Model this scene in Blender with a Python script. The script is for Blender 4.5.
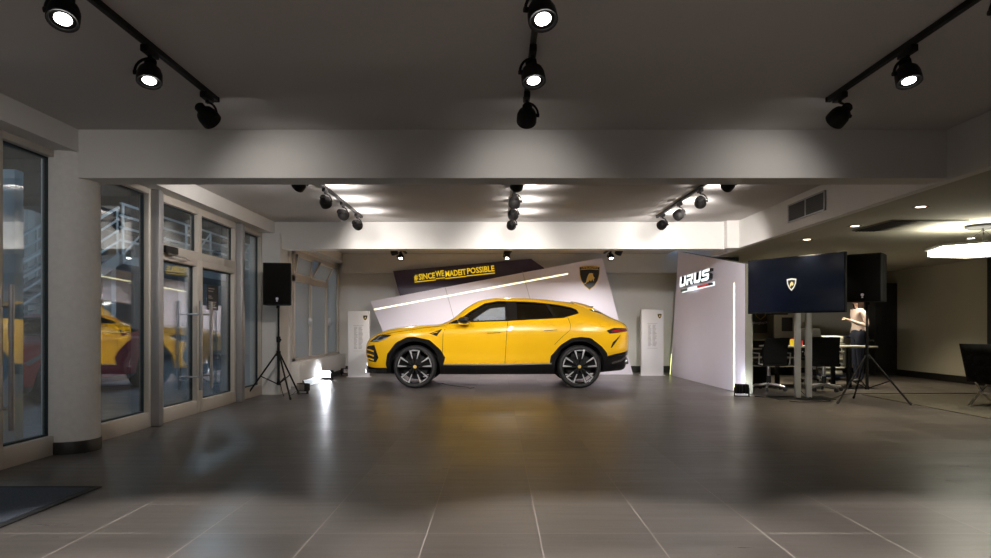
import bpy, bmesh, math, random
from mathutils import Vector, Matrix
from mathutils.bvhtree import BVHTree
random.seed(7)
for o in list(bpy.data.objects):
    bpy.data.objects.remove(o)
SC = bpy.context.scene
COL = SC.collection

# ---------------------------------------------------------------- camera, world, exposure
FPX = 675.0
cam = bpy.data.cameras.new('camera')
cam.sensor_width = 36.0
cam.lens = FPX / 991.0 * 36.0
cam.shift_x = -1.5 / 991.0
cam.shift_y = 47.5 / 991.0
cam.clip_start = 0.05
camo = bpy.data.objects.new('camera', cam)
camo.location = (0, 0, 1.13)
camo.rotation_euler = (math.pi / 2, 0, 0)
COL.objects.link(camo)
SC.camera = camo

world = bpy.data.worlds.new('dusk_sky')
SC.world = world
world.use_nodes = True
wn = world.node_tree
wn.nodes.clear()
wo = wn.nodes.new('ShaderNodeOutputWorld')
wb = wn.nodes.new('ShaderNodeBackground')
wr = wn.nodes.new('ShaderNodeValToRGB')
wg = wn.nodes.new('ShaderNodeTexCoord')
ws = wn.nodes.new('ShaderNodeSeparateXYZ')
wn.links.new(wg.outputs['Generated'], ws.inputs[0])
wn.links.new(ws.outputs['Z'], wr.inputs[0])
wr.color_ramp.elements[0].color = (0.40, 0.48, 0.58, 1)
wr.color_ramp.elements[1].color = (0.20, 0.36, 0.62, 1)
wn.links.new(wr.outputs[0], wb.inputs['Color'])
wb.inputs['Strength'].default_value = 0.45
wn.links.new(wb.outputs[0], wo.inputs['Surface'])

SC.view_settings.view_transform = 'Standard'
SC.view_settings.look = 'None'
SC.view_settings.gamma = 1.0
SC.view_settings.use_curve_mapping = False
SC.view_settings.exposure = 0.80

# light levels in one place
P_FLOOR = 195.0      # front-track heads that shine on the near floor
P_BEAM = 9.5       # front-track heads that shine forward, grazing the beam
P_CAR = 122.0       # middle-track heads aimed at the car
P_WASH = 19.0       # middle-track heads that wash the bright beam
P_BACK = 120.0       # rear-track heads
P_DOWN = 52.0       # recessed downlights in the lowered ceiling
P_FLOOD = 80.0      # floor flood lamps

# ---------------------------------------------------------------- materials
def mat(name, color=(0.5, 0.5, 0.5), rough=0.5, metal=0.0, coat=0.0, spec=0.5, emit=None, estr=0.0, noise=0.0, nscale=8.0, bump=0.0, bscale=200.0):
    m = bpy.data.materials.new(name)
    m.use_nodes = True
    nt = m.node_tree
    p = nt.nodes['Principled BSDF']
    p.inputs['Base Color'].default_value = (*color, 1)
    p.inputs['Roughness'].default_value = rough
    p.inputs['Metallic'].default_value = metal
    p.inputs['Specular IOR Level'].default_value = spec
    p.inputs['Coat Weight'].default_value = coat
    p.inputs['Coat Roughness'].default_value = 0.03
    if emit:
        p.inputs['Emission Color'].default_value = (*emit, 1)
        p.inputs['Emission Strength'].default_value = estr
    if noise or bump:
        tc = nt.nodes.new('ShaderNodeTexCoord')
    if noise:
        n = nt.nodes.new('ShaderNodeTexNoise')
        n.inputs['Scale'].default_value = nscale
        n.inputs['Detail'].default_value = 4
        nt.links.new(tc.outputs['Object'], n.inputs['Vector'])
        r = nt.nodes.new('ShaderNodeValToRGB')
        r.color_ramp.elements[0].position = 0.3
        r.color_ramp.elements[1].position = 0.7
        r.color_ramp.elements[0].color = (*[c * (1 - noise) for c in color], 1)
        r.color_ramp.elements[1].color = (*[min(1, c * (1 + noise)) for c in color], 1)
        nt.links.new(n.outputs['Fac'], r.inputs[0])
        nt.links.new(r.outputs[0], p.inputs['Base Color'])
    if bump:
        n2 = nt.nodes.new('ShaderNodeTexNoise')
        n2.inputs['Scale'].default_value = bscale
        nt.links.new(tc.outputs['Object'], n2.inputs['Vector'])
        b = nt.nodes.new('ShaderNodeBump')
        b.inputs['Strength'].default_value = bump
        b.inputs['Distance'].default_value = 0.004
        nt.links.new(n2.outputs['Fac'], b.inputs['Height'])
        nt.links.new(b.outputs[0], p.inputs['Normal'])
    return m

def glass_mat(name, tint=(0.9, 0.95, 0.95), f0=0.06, rough=0.0):
    """transparent pane with a Fresnel (Schlick) mirror reflection, the same from both sides"""
    m = bpy.data.materials.new(name)
    m.use_nodes = True
    nt = m.node_tree
    nt.nodes.clear()
    out = nt.nodes.new('ShaderNodeOutputMaterial')
    mix = nt.nodes.new('ShaderNodeMixShader')
    tr = nt.nodes.new('ShaderNodeBsdfTransparent')
    gl = nt.nodes.new('ShaderNodeBsdfGlossy')
    tr.inputs[0].default_value = (*tint, 1)
    gl.inputs['Color'].default_value = (1, 1, 1, 1)
    gl.inputs['Roughness'].default_value = rough
    ge = nt.nodes.new('ShaderNodeNewGeometry')
    dt = nt.nodes.new('ShaderNodeVectorMath'); dt.operation = 'DOT_PRODUCT'
    nt.links.new(ge.outputs['Incoming'], dt.inputs[0])
    nt.links.new(ge.outputs['Normal'], dt.inputs[1])
    def mth(op, a, b=None):
        n = nt.nodes.new('ShaderNodeMath'); n.operation = op
        for i, v in enumerate((a, b)):
            if v is None: continue
            if isinstance(v, (int, float)): n.inputs[i].default_value = v
            else: nt.links.new(v, n.inputs[i])
        return n.outputs[0]
    ab = mth('ABSOLUTE', dt.outputs['Value'])
    one = mth('SUBTRACT', 1.0, ab)
    p5 = mth('POWER', one, 5.0)
    f = mth('ADD', mth('MULTIPLY', p5, 1 - f0), f0)
    nt.links.new(f, mix.inputs[0])
    nt.links.new(tr.outputs[0], mix.inputs[1])
    nt.links.new(gl.outputs[0], mix.inputs[2])
    nt.links.new(mix.outputs[0], out.inputs[0])
    return m

def floor_mat():
    m = mat('dark_porcelain_tile', (0.06, 0.055, 0.05), 0.36)
    nt = m.node_tree
    p = nt.nodes['Principled BSDF']
    L = nt.links
    ge = nt.nodes.new('ShaderNodeNewGeometry')
    sp = nt.nodes.new('ShaderNodeSeparateXYZ')
    L.new(ge.outputs['Position'], sp.inputs[0])
    def mth(op, a, b=None):
        n = nt.nodes.new('ShaderNodeMath'); n.operation = op
        for i, v in enumerate((a, b)):
            if v is None: continue
            if isinstance(v, (int, float)): n.inputs[i].default_value = v
            else: L.new(v, n.inputs[i])
        return n.outputs[0]
    PX, PY = 0.613, 0.605
    ux = mth('DIVIDE', mth('SUBTRACT', sp.outputs['X'], 0.23), PX)
    uy = mth('DIVIDE', mth('SUBTRACT', sp.outputs['Y'], 3.69), PY)
    def dist(u):
        fr = mth('FRACT', u)
        return mth('ABSOLUTE', mth('SUBTRACT', fr, 0.5))
    jx = mth('GREATER_THAN', dist(ux), 0.5 - 0.0058)
    jy = mth('GREATER_THAN', dist(uy), 0.5 - 0.0058)
    j = mth('MAXIMUM', jx, jy)
    cell = nt.nodes.new('ShaderNodeCombineXYZ')
    L.new(mth('FLOOR', ux), cell.inputs[0]); L.new(mth('FLOOR', uy), cell.inputs[1])
    wn_ = nt.nodes.new('ShaderNodeTexWhiteNoise'); wn_.noise_dimensions = '3D'
    L.new(cell.outputs[0], wn_.inputs['Vector'])
    no = nt.nodes.new('ShaderNodeTexNoise'); no.inputs['Scale'].default_value = 60; no.inputs['Detail'].default_value = 6
    L.new(ge.outputs['Position'], no.inputs['Vector'])
    v = mth('ADD', mth('MULTIPLY', wn_.outputs['Value'], 0.30), mth('MULTIPLY', no.outputs['Fac'], 0.5))
    rp = nt.nodes.new('ShaderNodeValToRGB')
    rp.color_ramp.elements[0].position = 0.1; rp.color_ramp.elements[1].position = 0.6
    rp.color_ramp.elements[0].color = (0.078, 0.068, 0.061, 1)
    rp.color_ramp.elements[1].color = (0.108, 0.094, 0.085, 1)
    L.new(v, rp.inputs[0])
    mx = nt.nodes.new('ShaderNodeMix'); mx.data_type = 'RGBA'
    L.new(j, mx.inputs['Factor'])
    L.new(rp.outputs[0], mx.inputs[6])
    mx.inputs[7].default_value = (0.29, 0.26, 0.23, 1)
    L.new(mx.outputs[2], p.inputs['Base Color'])
    smp = nt.nodes.new('ShaderNodeMapping'); smp.inputs['Scale'].default_value = (0.9, 9.0, 1)
    L.new(ge.outputs['Position'], smp.inputs['Vector'])
    streak = nt.nodes.new('ShaderNodeTexNoise'); streak.inputs['Scale'].default_value = 1.6; streak.inputs['Detail'].default_value = 5; streak.inputs['Roughness'].default_value = 0.65
    L.new(smp.outputs['Vector'], streak.inputs['Vector'])
    L.new(mth('ADD', mth('MULTIPLY', j, 0.5), mth('ADD', mth('MULTIPLY', streak.outputs['Fac'], 0.22), mth('ADD', mth('MULTIPLY', wn_.outputs['Value'], 0.07), 0.20))), p.inputs['Roughness'])
    bp = nt.nodes.new('ShaderNodeBump'); bp.inputs['Strength'].default_value = 0.35; bp.inputs['Distance'].default_value = 0.002
    n3 = nt.nodes.new('ShaderNodeTexNoise'); n3.inputs['Scale'].default_value = 14; n3.inputs['Detail'].default_value = 3
    L.new(ge.outputs['Position'], n3.inputs['Vector'])
    L.new(mth('SUBTRACT', mth('ADD', mth('MULTIPLY', n3.outputs['Fac'], 0.35), mth('MULTIPLY', streak.outputs['Fac'], 0.45)), j), bp.inputs['Height'])
    L.new(bp.outputs[0], p.inputs['Normal'])
    p.inputs['Specular IOR Level'].default_value = 0.42
    return m

M = {}
M['floor'] = floor_mat()
M['white'] = mat('white_plaster', (0.74, 0.72, 0.69), 0.85, noise=0.03, nscale=2.0, bump=0.08, bscale=60)
M['ceil_low'] = mat('lowered_ceiling_paint', (0.44, 0.415, 0.33), 0.9, noise=0.02, nscale=1.5)
M['beigewall'] = mat('beige_wall_paint', (0.62, 0.58, 0.46), 0.85, noise=0.02, nscale=1.5)
M['ceil'] = mat('ceiling_paint', (0.60, 0.57, 0.55), 0.9, noise=0.02, nscale=1.5)
M['olive'] = mat('warm_grey_wall_paint', (0.42, 0.40, 0.33), 0.85, noise=0.03, nscale=2)
M['darkwall'] = mat('dark_wall_laminate', (0.05, 0.048, 0.042), 0.6, noise=0.1, nscale=5)
M['column'] = mat('textured_column_plaster', (0.76, 0.74, 0.71), 0.9, noise=0.04, nscale=20, bump=0.5, bscale=70)
M['base'] = mat('dark_skirting', (0.02, 0.018, 0.016), 0.45, noise=0.2, nscale=20)
M['frame'] = mat('beige_metal_frame', (0.56, 0.51, 0.45), 0.45, metal=0.15, noise=0.03, nscale=4)
M['postgrey'] = mat('grey_metal_post', (0.36, 0.35, 0.35), 0.4, metal=0.5, noise=0.04)
M['gasket'] = mat('dark_glazing_gasket', (0.012, 0.02, 0.024), 0.5, noise=0.1)
M['glass'] = glass_mat('clear_facade_glass', (0.86, 0.91, 0.92), 0.17)
M['glass_thin'] = mat('pale_window_glass', (0.60, 0.66, 0.70), 0.35, noise=0.02, nscale=1)  # paleness in the glass stands in for bright sky outside
M['glass_thin'].node_tree.nodes['Principled BSDF'].inputs['Alpha'].default_value = 0.5
M['black'] = mat('black_metal', (0.009, 0.008, 0.008), 0.55, spec=0.3, noise=0.1)
M['blackplastic'] = mat('black_plastic', (0.010, 0.010, 0.010), 0.65, spec=0.25, noise=0.15, nscale=30)
M['lens_on'] = mat('lit_lens', (1, 1, 1), 0.3, emit=(1.0, 0.97, 0.92), estr=9.0, noise=0.01)
M['silver'] = mat('silver_lacquer', (0.62, 0.62, 0.63), 0.35, metal=0.25, noise=0.03)
M['steel'] = mat('brushed_steel', (0.55, 0.55, 0.56), 0.32, metal=0.9, noise=0.05, nscale=40)
M['panelwhite'] = mat('satin_white_panel', (0.82, 0.78, 0.90), 0.38, noise=0.015, nscale=1.2)
M['totemwhite'] = mat('white_totem_board', (0.80, 0.79, 0.80), 0.4, noise=0.015, nscale=2)
M['purple'] = mat('dark_aubergine_panel', (0.055, 0.034, 0.075), 0.28, noise=0.08, nscale=3)
M['signyellow'] = mat('yellow_lettering_glow', (0.85, 0.60, 0.03), 0.4, emit=(0.9, 0.62, 0.03), estr=0.35, noise=0.02)  # weak emission added to brighten the lettering, which is no lamp
M['gold'] = mat('gold_print', (0.85, 0.58, 0.15), 0.4, metal=0.1, noise=0.12, nscale=60)
M['black_print'] = mat('black_print', (0.012, 0.011, 0.012), 0.35, noise=0.1)
M['grey_print'] = mat('grey_print', (0.42, 0.40, 0.40), 0.5, noise=0.05)
M['led'] = mat('led_strip', (1, 1, 0.8), 0.5, emit=(1.0, 0.93, 0.55), estr=1.25, noise=0.01)
M['led_green'] = mat('led_strip_yellow_green', (1, 1, 0.6), 0.5, emit=(0.85, 0.95, 0.30), estr=2.5, noise=0.01)
M['signwhite'] = mat('backlit_white', (0.9, 0.95, 0.95), 0.4, emit=(0.86, 0.97, 1.0), estr=0.75, noise=0.01)
M['red_print'] = mat('red_print', (0.55, 0.03, 0.03), 0.4, emit=(0.7, 0.04, 0.04), estr=0.2, noise=0.02)
M['green_print'] = mat('dull_green_print', (0.12, 0.22, 0.20), 0.4, noise=0.02)
M['screen'] = mat('dark_blue_screen', (0.003, 0.004, 0.008), 0.12, emit=(0.010, 0.020, 0.055), estr=0.06, noise=0.2, nscale=3)
M['screenlogo'] = mat('lit_screen_logo', (0.4, 0.4, 0.38), 0.3, emit=(0.75, 0.70, 0.62), estr=0.55, noise=0.05)
M['screengold'] = mat('lit_screen_gold', (0.4, 0.3, 0.1), 0.3, emit=(0.85, 0.68, 0.35), estr=0.6, noise=0.05)
M['carpet'] = mat('grey_entrance_carpet', (0.085, 0.10, 0.13), 0.95, noise=0.35, nscale=120, bump=0.8, bscale=300)
M['rubber'] = mat('black_rubber', (0.012, 0.012, 0.012), 0.7, noise=0.2, nscale=40)
M['rug'] = mat('beige_wool_rug', (0.10, 0.086, 0.062), 0.95, noise=0.18, nscale=25, bump=0.5, bscale=200)
M['leather'] = mat('black_leather', (0.006, 0.0055, 0.005), 0.55, spec=0.12, noise=0.15, nscale=30, bump=0.2, bscale=150)
M['chrome'] = mat('chrome', (0.75, 0.75, 0.75), 0.12, metal=1.0, noise=0.02)
M['mesh_black'] = mat('black_mesh_fabric', (0.008, 0.0075, 0.007), 0.9, spec=0.1, noise=0.3, nscale=150)
M['tabletop'] = mat('pale_grey_tabletop', (0.50, 0.49, 0.45), 0.35, noise=0.04)
M['beigeplastic'] = mat('beige_plastic', (0.42, 0.40, 0.36), 0.5, noise=0.03)
M['whitecloth'] = mat('white_plastic_wrap', (0.66, 0.66, 0.58), 0.6, noise=0.1, nscale=20)
M['pendant'] = mat('pendant_diffuser', (1, 1, 0.95), 0.5, emit=(1.0, 0.97, 0.83), estr=5.0, noise=0.01)
M['downlight'] = mat('downlight_lamp', (1, 0.9, 0.8), 0.5, emit=(1.0, 0.80, 0.62), estr=5.0, noise=0.01)
M['ventdark'] = mat('dark_vent', (0.03, 0.026, 0.022), 0.6, noise=0.1)
M['ventpale'] = mat('pale_vent_panel', (0.52, 0.50, 0.42), 0.7, noise=0.03)
M['acframe'] = mat('olive_trim', (0.24, 0.23, 0.18), 0.7, noise=0.03)
M['flood_on'] = mat('flood_lamp_glass', (1, 1, 1), 0.3, emit=(0.86, 0.92, 1.0), estr=40.0, noise=0.01)
M['skin'] = mat('skin', (0.62, 0.40, 0.30), 0.5, noise=0.05)
M['sweater'] = mat('pale_pink_knit', (0.66, 0.55, 0.53), 0.9, noise=0.08, nscale=60, bump=0.3, bscale=150)
M['jeans'] = mat('dark_blue_denim', (0.020, 0.026, 0.055), 0.85, noise=0.2, nscale=60)
M['hair'] = mat('dark_brown_hair', (0.03, 0.015, 0.010), 0.5, noise=0.2, nscale=60)
M['shoe'] = mat('dark_shoe', (0.02, 0.02, 0.02), 0.5, noise=0.1)
M['fill_lamp'] = mat('fill_lamp_glass', (1, 1, 1), .4, emit=(.85, .94, 1.0), estr=3.0, noise=.01)  # glass of the lamps added under the canopy
# car
def paint(name, col):
    m = mat(name, col, 0.28, coat=1.0, noise=0.01, nscale=2)
    return m
M['yellow'] = paint('yellow_car_paint', (0.92, 0.52, 0.005))
M['redpaint'] = paint('red_car_paint', (0.46, 0.014, 0.024))
M['carblack'] = mat('gloss_black_trim', (0.010, 0.010, 0.011), 0.16, coat=0.5, noise=0.1)
M['cardark'] = mat('dark_cabin_lining', (0.02, 0.019, 0.019), 0.8, noise=0.1)
M['tyre'] = mat('tyre_rubber', (0.016, 0.016, 0.017), 0.62, noise=0.15, nscale=40)
M['rim'] = mat('machined_alloy', (0.66, 0.66, 0.68), 0.28, metal=0.5, noise=0.03)
M['rimdark'] = mat('gloss_black_alloy', (0.014, 0.014, 0.015), 0.25, coat=0.5, noise=0.1)
M['winclear'] = glass_mat('clear_car_glass', (0.80, 0.84, 0.84), 0.07)
M['windark'] = glass_mat('tinted_car_glass', (0.10, 0.10, 0.11), 0.07)
M['headlamp'] = mat('headlamp_glass', (0.02, 0.022, 0.026), 0.08, coat=1.0, noise=0.3, nscale=20)
M['drl'] = mat('pale_lamp_element', (0.28, 0.29, 0.31), 0.2, noise=0.05)
M['taillamp'] = mat('red_tail_lamp', (0.45, 0.01, 0.02), 0.12, coat=1.0, noise=0.1)
M['seam'] = mat('shut_line', (0.14, 0.075, 0.004), 0.7, noise=0.1)
# outside
M['paving'] = mat('grey_outdoor_paving', (0.30, 0.30, 0.31), 0.85, noise=0.18, nscale=4, bump=0.3, bscale=20)
M['outwall'] = mat('pinkish_render', (0.42, 0.37, 0.36), 0.9, noise=0.06, nscale=2)
M['outpale'] = mat('pale_concrete', (0.46, 0.46, 0.46), 0.9, noise=0.08, nscale=3)
M['outdark'] = mat('dark_soffit', (0.045, 0.04, 0.04), 0.9, noise=0.1, nscale=3)
M['railwhite'] = mat('white_painted_steel', (0.70, 0.74, 0.76), 0.4, noise=0.03)

# ---------------------------------------------------------------- builders
def tag(o, label=None, cat=None, group=None, kind=None):
    if label: o['label'] = label
    if cat: o['category'] = cat
    if group: o['group'] = group
    if kind: o['kind'] = kind
    return o

def empty(name, loc=(0, 0, 0), rz=0.0, parent=None):
    o = bpy.data.objects.new(name, None)
    COL.objects.link(o)
    o.location = loc
    o.rotation_euler = (0, 0, rz)
    o.empty_display_size = 0.1
    if parent: o.parent = parent
    return o

def basis(u, v, n, o):
    m = Matrix.Identity(4)
    for i in range(3):
        m[i][0] = u[i]; m[i][1] = v[i]; m[i][2] = n[i]; m[i][3] = o[i]
    return m

def axis_matrix(d, o=(0, 0, 0)):
    d = Vector(d).normalized()
    a = Vector((0, 0, 1)) if abs(d.z) < 0.95 else Vector((1, 0, 0))
    u = a.cross(d).normalized()
    v = d.cross(u)
    return basis(u, v, d, o)

class B:
    """collects shapes into one mesh; material slots by name"""
    def __init__(self):
        self.bm = bmesh.new(); self.mats = []
    def _mi(self, m):
        if m not in self.mats: self.mats.append(m)
        return self.mats.index(m)
    def _paint(self, faces, m):
        i = self._mi(m)
        for f in faces: f.material_index = i
    def box(self, x0, x1, y0, y1, z0, z1, m, bev=0.0, mtx=None):
        xs, ys, zs = sorted((x0, x1)), sorted((y0, y1)), sorted((z0, z1))
        r = bmesh.ops.create_cube(self.bm, size=1.0)
        vs = r['verts']
        for v in vs:
            v.co = Vector((xs[0] + (v.co.x + .5) * (xs[1] - xs[0]), ys[0] + (v.co.y + .5) * (ys[1] - ys[0]), zs[0] + (v.co.z + .5) * (zs[1] - zs[0])))
        fs = list({f for v in vs for f in v.link_faces})
        if bev > 0:
            es = list({e for v in vs for e in v.link_edges})
            rb = bmesh.ops.bevel(self.bm, geom=es, offset=bev, segments=2, profile=0.5, affect='EDGES')
            fs = list({f for v in rb['verts'] for f in v.link_faces} | set(f for f in fs if f.is_valid))
            vs = list({v for f in fs for v in f.verts})
        if mtx is not None:
            for v in vs: v.co = mtx @ v.co
        self._paint(fs, m)
        return vs
    def tube(self, pts, r, m, seg=8, caps=True, closed=False):
        pts = [Vector(p) for p in pts]
        rs = r if isinstance(r, (list, tuple)) else [r] * len(pts)
        rings = []; n = len(pts)
        prev = None
        for i, p in enumerate(pts):
            if closed: t = (pts[(i + 1) % n] - pts[i - 1])
            elif i == 0: t = pts[1] - pts[0]
            elif i == n - 1: t = pts[-1] - pts[-2]
            else: t = pts[i + 1] - pts[i - 1]
            t = t.normalized()
            if prev is None:
                a = Vector((0, 0, 1)) if abs(t.z) < 0.9 else Vector((1, 0, 0))
                u = a.cross(t).normalized()
            else:
                u = (prev - t * prev.dot(t)).normalized()
            prev = u
            w = t.cross(u)
            rings.append([self.bm.verts.new(p + (u * math.cos(2 * math.pi * k / seg) + w * math.sin(2 * math.pi * k / seg)) * rs[i]) for k in range(seg)])
        fs = []
        for i in range(n if closed else n - 1):
            a, b = rings[i], rings[(i + 1) % n]
            for k in range(seg):
                fs.append(self.bm.faces.new((a[k], a[(k + 1) % seg], b[(k + 1) % seg], b[k])))
        if caps and not closed:
            fs.append(self.bm.faces.new(list(reversed(rings[0])))); fs.append(self.bm.faces.new(rings[-1]))
        self._paint(fs, m)
    def lathe(self, prof, m, mtx=None, seg=24, mfun=None):
        """prof: (r, h) pairs turned about local +Z"""
        mtx = mtx or Matrix.Identity(4)
        rings = []
        for r, h in prof:
            if r < 1e-5: rings.append([self.bm.verts.new(mtx @ Vector((0, 0, h)))])
            else: rings.append([self.bm.verts.new(mtx @ Vector((r * math.cos(2 * math.pi * k / seg), r * math.sin(2 * math.pi * k / seg), h))) for k in range(seg)])
        for i in range(len(rings) - 1):
            a, b = rings[i], rings[i + 1]; fs = []
            for k in range(seg):
                k2 = (k + 1) % seg
                if len(a) == 1 and len(b) == 1: continue
                if len(a) == 1: fs.append(self.bm.faces.new((a[0], b[k], b[k2])))
                elif len(b) == 1: fs.append(self.bm.faces.new((a[k], a[k2], b[0])))
                else: fs.append(self.bm.faces.new((a[k], a[k2], b[k2], b[k])))
            self._paint(fs, mfun(i) if mfun else m)
    def prism(self, poly, h, m, mtx=None, side=None):
        """polygon in local XY extruded from 0 to h along local Z (negative h allowed)"""
        mtx = mtx or Matrix.Identity(4)
        a = [self.bm.verts.new(mtx @ Vector((x, y, 0))) for x, y in poly]
        b = [self.bm.verts.new(mtx @ Vector((x, y, h))) for x, y in poly]
        fa = self.bm.faces.new(list(reversed(a))); fb = self.bm.faces.new(b)
        sd = []
        n = len(poly)
        for i in range(n): sd.append(self.bm.faces.new((a[i], a[(i + 1) % n], b[(i + 1) % n], b[i])))
        bmesh.ops.recalc_face_normals(self.bm, faces=[fa, fb] + sd)
        self._paint([fa, fb], m); self._paint(sd, side or m)
        bmesh.ops.triangulate(self.bm, faces=[fa, fb])
    def text(self, s, size, m, mtx, depth=0.004, bold=0.0, width=None, align='CENTER'):
        cu = bpy.data.curves.new('lettering', 'FONT')
        cu.body = s; cu.size = size; cu.extrude = depth / 2; cu.offset = bold
        cu.align_x = align; cu.align_y = 'CENTER'; cu.resolution_u = 2
        ob = bpy.data.objects.new('lettering', cu)
        COL.objects.link(ob)
        dg = bpy.context.evaluated_depsgraph_get()
        me = bpy.data.meshes.new_from_object(ob.evaluated_get(dg))
        bpy.data.objects.remove(ob); bpy.data.curves.remove(cu)
        xs = [v.co.x for v in me.vertices]
        sx = 1.0
        if width and xs: sx = width / max(1e-6, max(xs) - min(xs))
        vs = [self.bm.verts.new(mtx @ Vector((v.co.x * sx, v.co.y, v.co.z + depth / 2))) for v in me.vertices]
        fs = []
        for p in me.polygons:
            try: fs.append(self.bm.faces.new([vs[i] for i in p.vertices]))
            except ValueError: pass
        self._paint(fs, m)
        bpy.data.meshes.remove(me)
    def merge_mesh(self, me, m, mtx=None):
        mtx = mtx or Matrix.Identity(4)
        vs = [self.bm.verts.new(mtx @ v.co) for v in me.vertices]
        fs = []
        for p in me.polygons:
            try: fs.append(self.bm.faces.new([vs[i] for i in p.vertices]))
            except ValueError: pass
        self._paint(fs, m)
    def grid(self, rows, m, closed_u=False):
        """rows: list of lists of points"""
        vv = [[self.bm.verts.new(p) for p in r] for r in rows]
        fs = []
        for i in range(len(vv) - 1):
            a, b = vv[i], vv[i + 1]; n = len(a)
            for k in range(n if closed_u else n - 1):
                fs.append(self.bm.faces.new((a[k], a[(k + 1) % n], b[(k + 1) % n], b[k])))
        self._paint(fs, m)
        return vv
    def build(self, name, parent=None, loc=None, smooth=35.0, recalc=True, rot=None):
        if recalc: bmesh.ops.recalc_face_normals(self.bm, faces=self.bm.faces)
        me = bpy.data.meshes.new(name)
        self.bm.to_mesh(me); self.bm.free()
        for k in self.mats: me.materials.append(M[k])
        if smooth:
            for p in me.polygons: p.use_smooth = True
            me.set_sharp_from_angle(angle=math.radians(smooth))
        o = bpy.data.objects.new(name, me)
        COL.objects.link(o)
        if parent: o.parent = parent
        if loc: o.location = loc
        if rot: o.rotation_euler = rot
        return o

def boxobj(name, x0, x1, y0, y1, z0, z1, m, parent=None, bev=0.0):
    b = B(); b.box(x0, x1, y0, y1, z0, z1, m, bev); return b.build(name, parent)

def struct(o, label, cat):
    return tag(o, label, cat, kind='structure')

def spot(name, parent, loc, d, power, size, blend=0.5, col=(1, 0.95, 0.88), rad=0.05):
    l = bpy.data.lights.new(name, 'SPOT')
    l.energy = power; l.spot_size = math.radians(size); l.spot_blend = blend; l.color = col; l.shadow_soft_size = rad
    o = bpy.data.objects.new(name, l); COL.objects.link(o)
    o.parent = parent; o.location = loc
    o.rotation_euler = Vector(d).to_track_quat('-Z', 'Y').to_euler()
    return o

def P(px, py, Y):
    """photograph pixel at depth Y (used when measuring the place)"""
    return Vector(((px - 497) / FPX * Y, Y, 1.13 + (326.5 - py) / FPX * Y))
# ================================================================ the room
FX = -3.9
boxf = boxobj('floor', -4.0, 9.6, -4.2, 17.0, -0.12, 0.0, 'floor'); struct(boxf, 'dark grey-brown square tiled showroom floor', 'floor')
struct(boxobj('ceiling', -4.1, 4.1, -4.2, 17.0, 2.88, 3.06, 'ceil'), 'pale high plaster ceiling over the showroom', 'ceiling')
b = B(); b.box(4.1, 9.6, -4.2, 12.5, 2.43, 2.55, 'ceil_low'); b.box(4.4, 9.6, 12.5, 17.0, 2.43, 2.55, 'ceil_low')
struct(b.build('ceiling_lowered'), 'lowered warm grey ceiling above the lounge on the right', 'ceiling')
b = B(); b.box(4.0, 4.1, -4.2, 12.5, 2.43, 3.0, 'white'); b.box(4.0, 4.5, 12.5, 12.6, 2.43, 3.0, 'white'); b.box(4.4, 4.5, 12.6, 17, 2.43, 3.0, 'white')
struct(b.build('trim_1'), 'white bulkhead drop along the edge of the lowered ceiling', 'bulkhead')
struct(boxobj('ceiling_beam', -3.72, 4.0, 6.0, 6.28, 2.45, 2.89, 'white'), 'near white ceiling beam crossing the whole room', 'ceiling beam')
b = B(); b.box(-3.72, 4.0, 11.3, 11.6, 2.43, 2.89, 'white'); b.box(3.80, 4.0, 11.15, 11.3, 2.43, 2.89, 'white')
struct(b.build('ceiling_beam'), 'brightly lit white ceiling beam in front of the yellow car', 'ceiling beam')
struct(boxobj('ceiling_beam', -3.72, 4.4, 16.25, 16.62, 2.43, 2.89, 'white'), 'far ceiling beam against the back wall above the slanted panel', 'ceiling beam')
b = B(); b.box(-4.05, -3.72, -4.2, 17.0, 2.68, 2.89, 'white')
struct(b.build('ceiling_beam'), 'long ceiling beam above the glass front on the left', 'ceiling beam')
b = B(); b.box(-4.1, 4.5, 16.6, 16.8, 0, 3.0, 'white')
struct(b.build('wall_back'), 'pale grey wall behind the slanted display panel', 'wall')
b = B(); b.box(4.5, 8.2, 16.55, 16.8, 0, 2.6, 'olive'); b.box(8.2, 9.6, 16.55, 16.8, 0, 2.6, 'olive')
struct(b.build('wall_back_lounge'), 'olive grey back wall behind the office tables', 'wall')
b = B(); b.box(4.45, 4.55, 12.7, 16.6, 0, 2.5, 'darkwall')
struct(b.build('wall_partition'), 'dark partition behind the lettered panel', 'wall')
b = B(); b.box(9.3, 9.6, -4.2, 16.6, 0, 2.6, 'beigewall')
struct(b.build('wall_right'), 'large plain beige wall on the far right', 'wall')
b = B(); b.box(-4.1, 9.6, -4.4, -4.2, 0, 3.0, 'white')
struct(b.build('wall_front'), 'plain white wall behind the viewer', 'wall')
b = B(); b.box(-4.1, FX, -4.2, 4.1, 0, 2.9, 'white'); b.box(-4.1, FX, 11.2, 12.84, 0, 2.9, 'white')
b.box(-4.1, FX, 12.84, 16.6, 0, 0.46, 'white'); b.box(-4.1, FX, 12.84, 16.6, 2.6, 2.9, 'white'); b.box(-4.1, FX, 16.5, 16.6, 0.46, 2.6, 'white')
b.box(-4.05, FX, 4.1, 11.2, 2.68, 2.9, 'white')
b.box(FX, -3.72, 12.7, 16.6, 0, 0.46, 'white', 0.008)
struct(b.build('wall_left'), 'white left wall with a low parapet under the tilted windows', 'wall')
struct(boxobj('trim_2', FX, -3.6, 11.2, 11.62, 0, 2.68, 'white'), 'white pilaster at the far end of the glass front', 'pilaster')
b = B(); b.lathe([(0, 0), (0.085, 0), (0.085, 2.68), (0, 2.68)], 'white', Matrix.Translation((-3.80, 12.15, 0)), 20)
b.lathe([(0.085, 2.28), (0.10, 2.28), (0.10, 2.34), (0.085, 2.34)], 'white', Matrix.Translation((-3.80, 12.15, 0)), 20)
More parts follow.
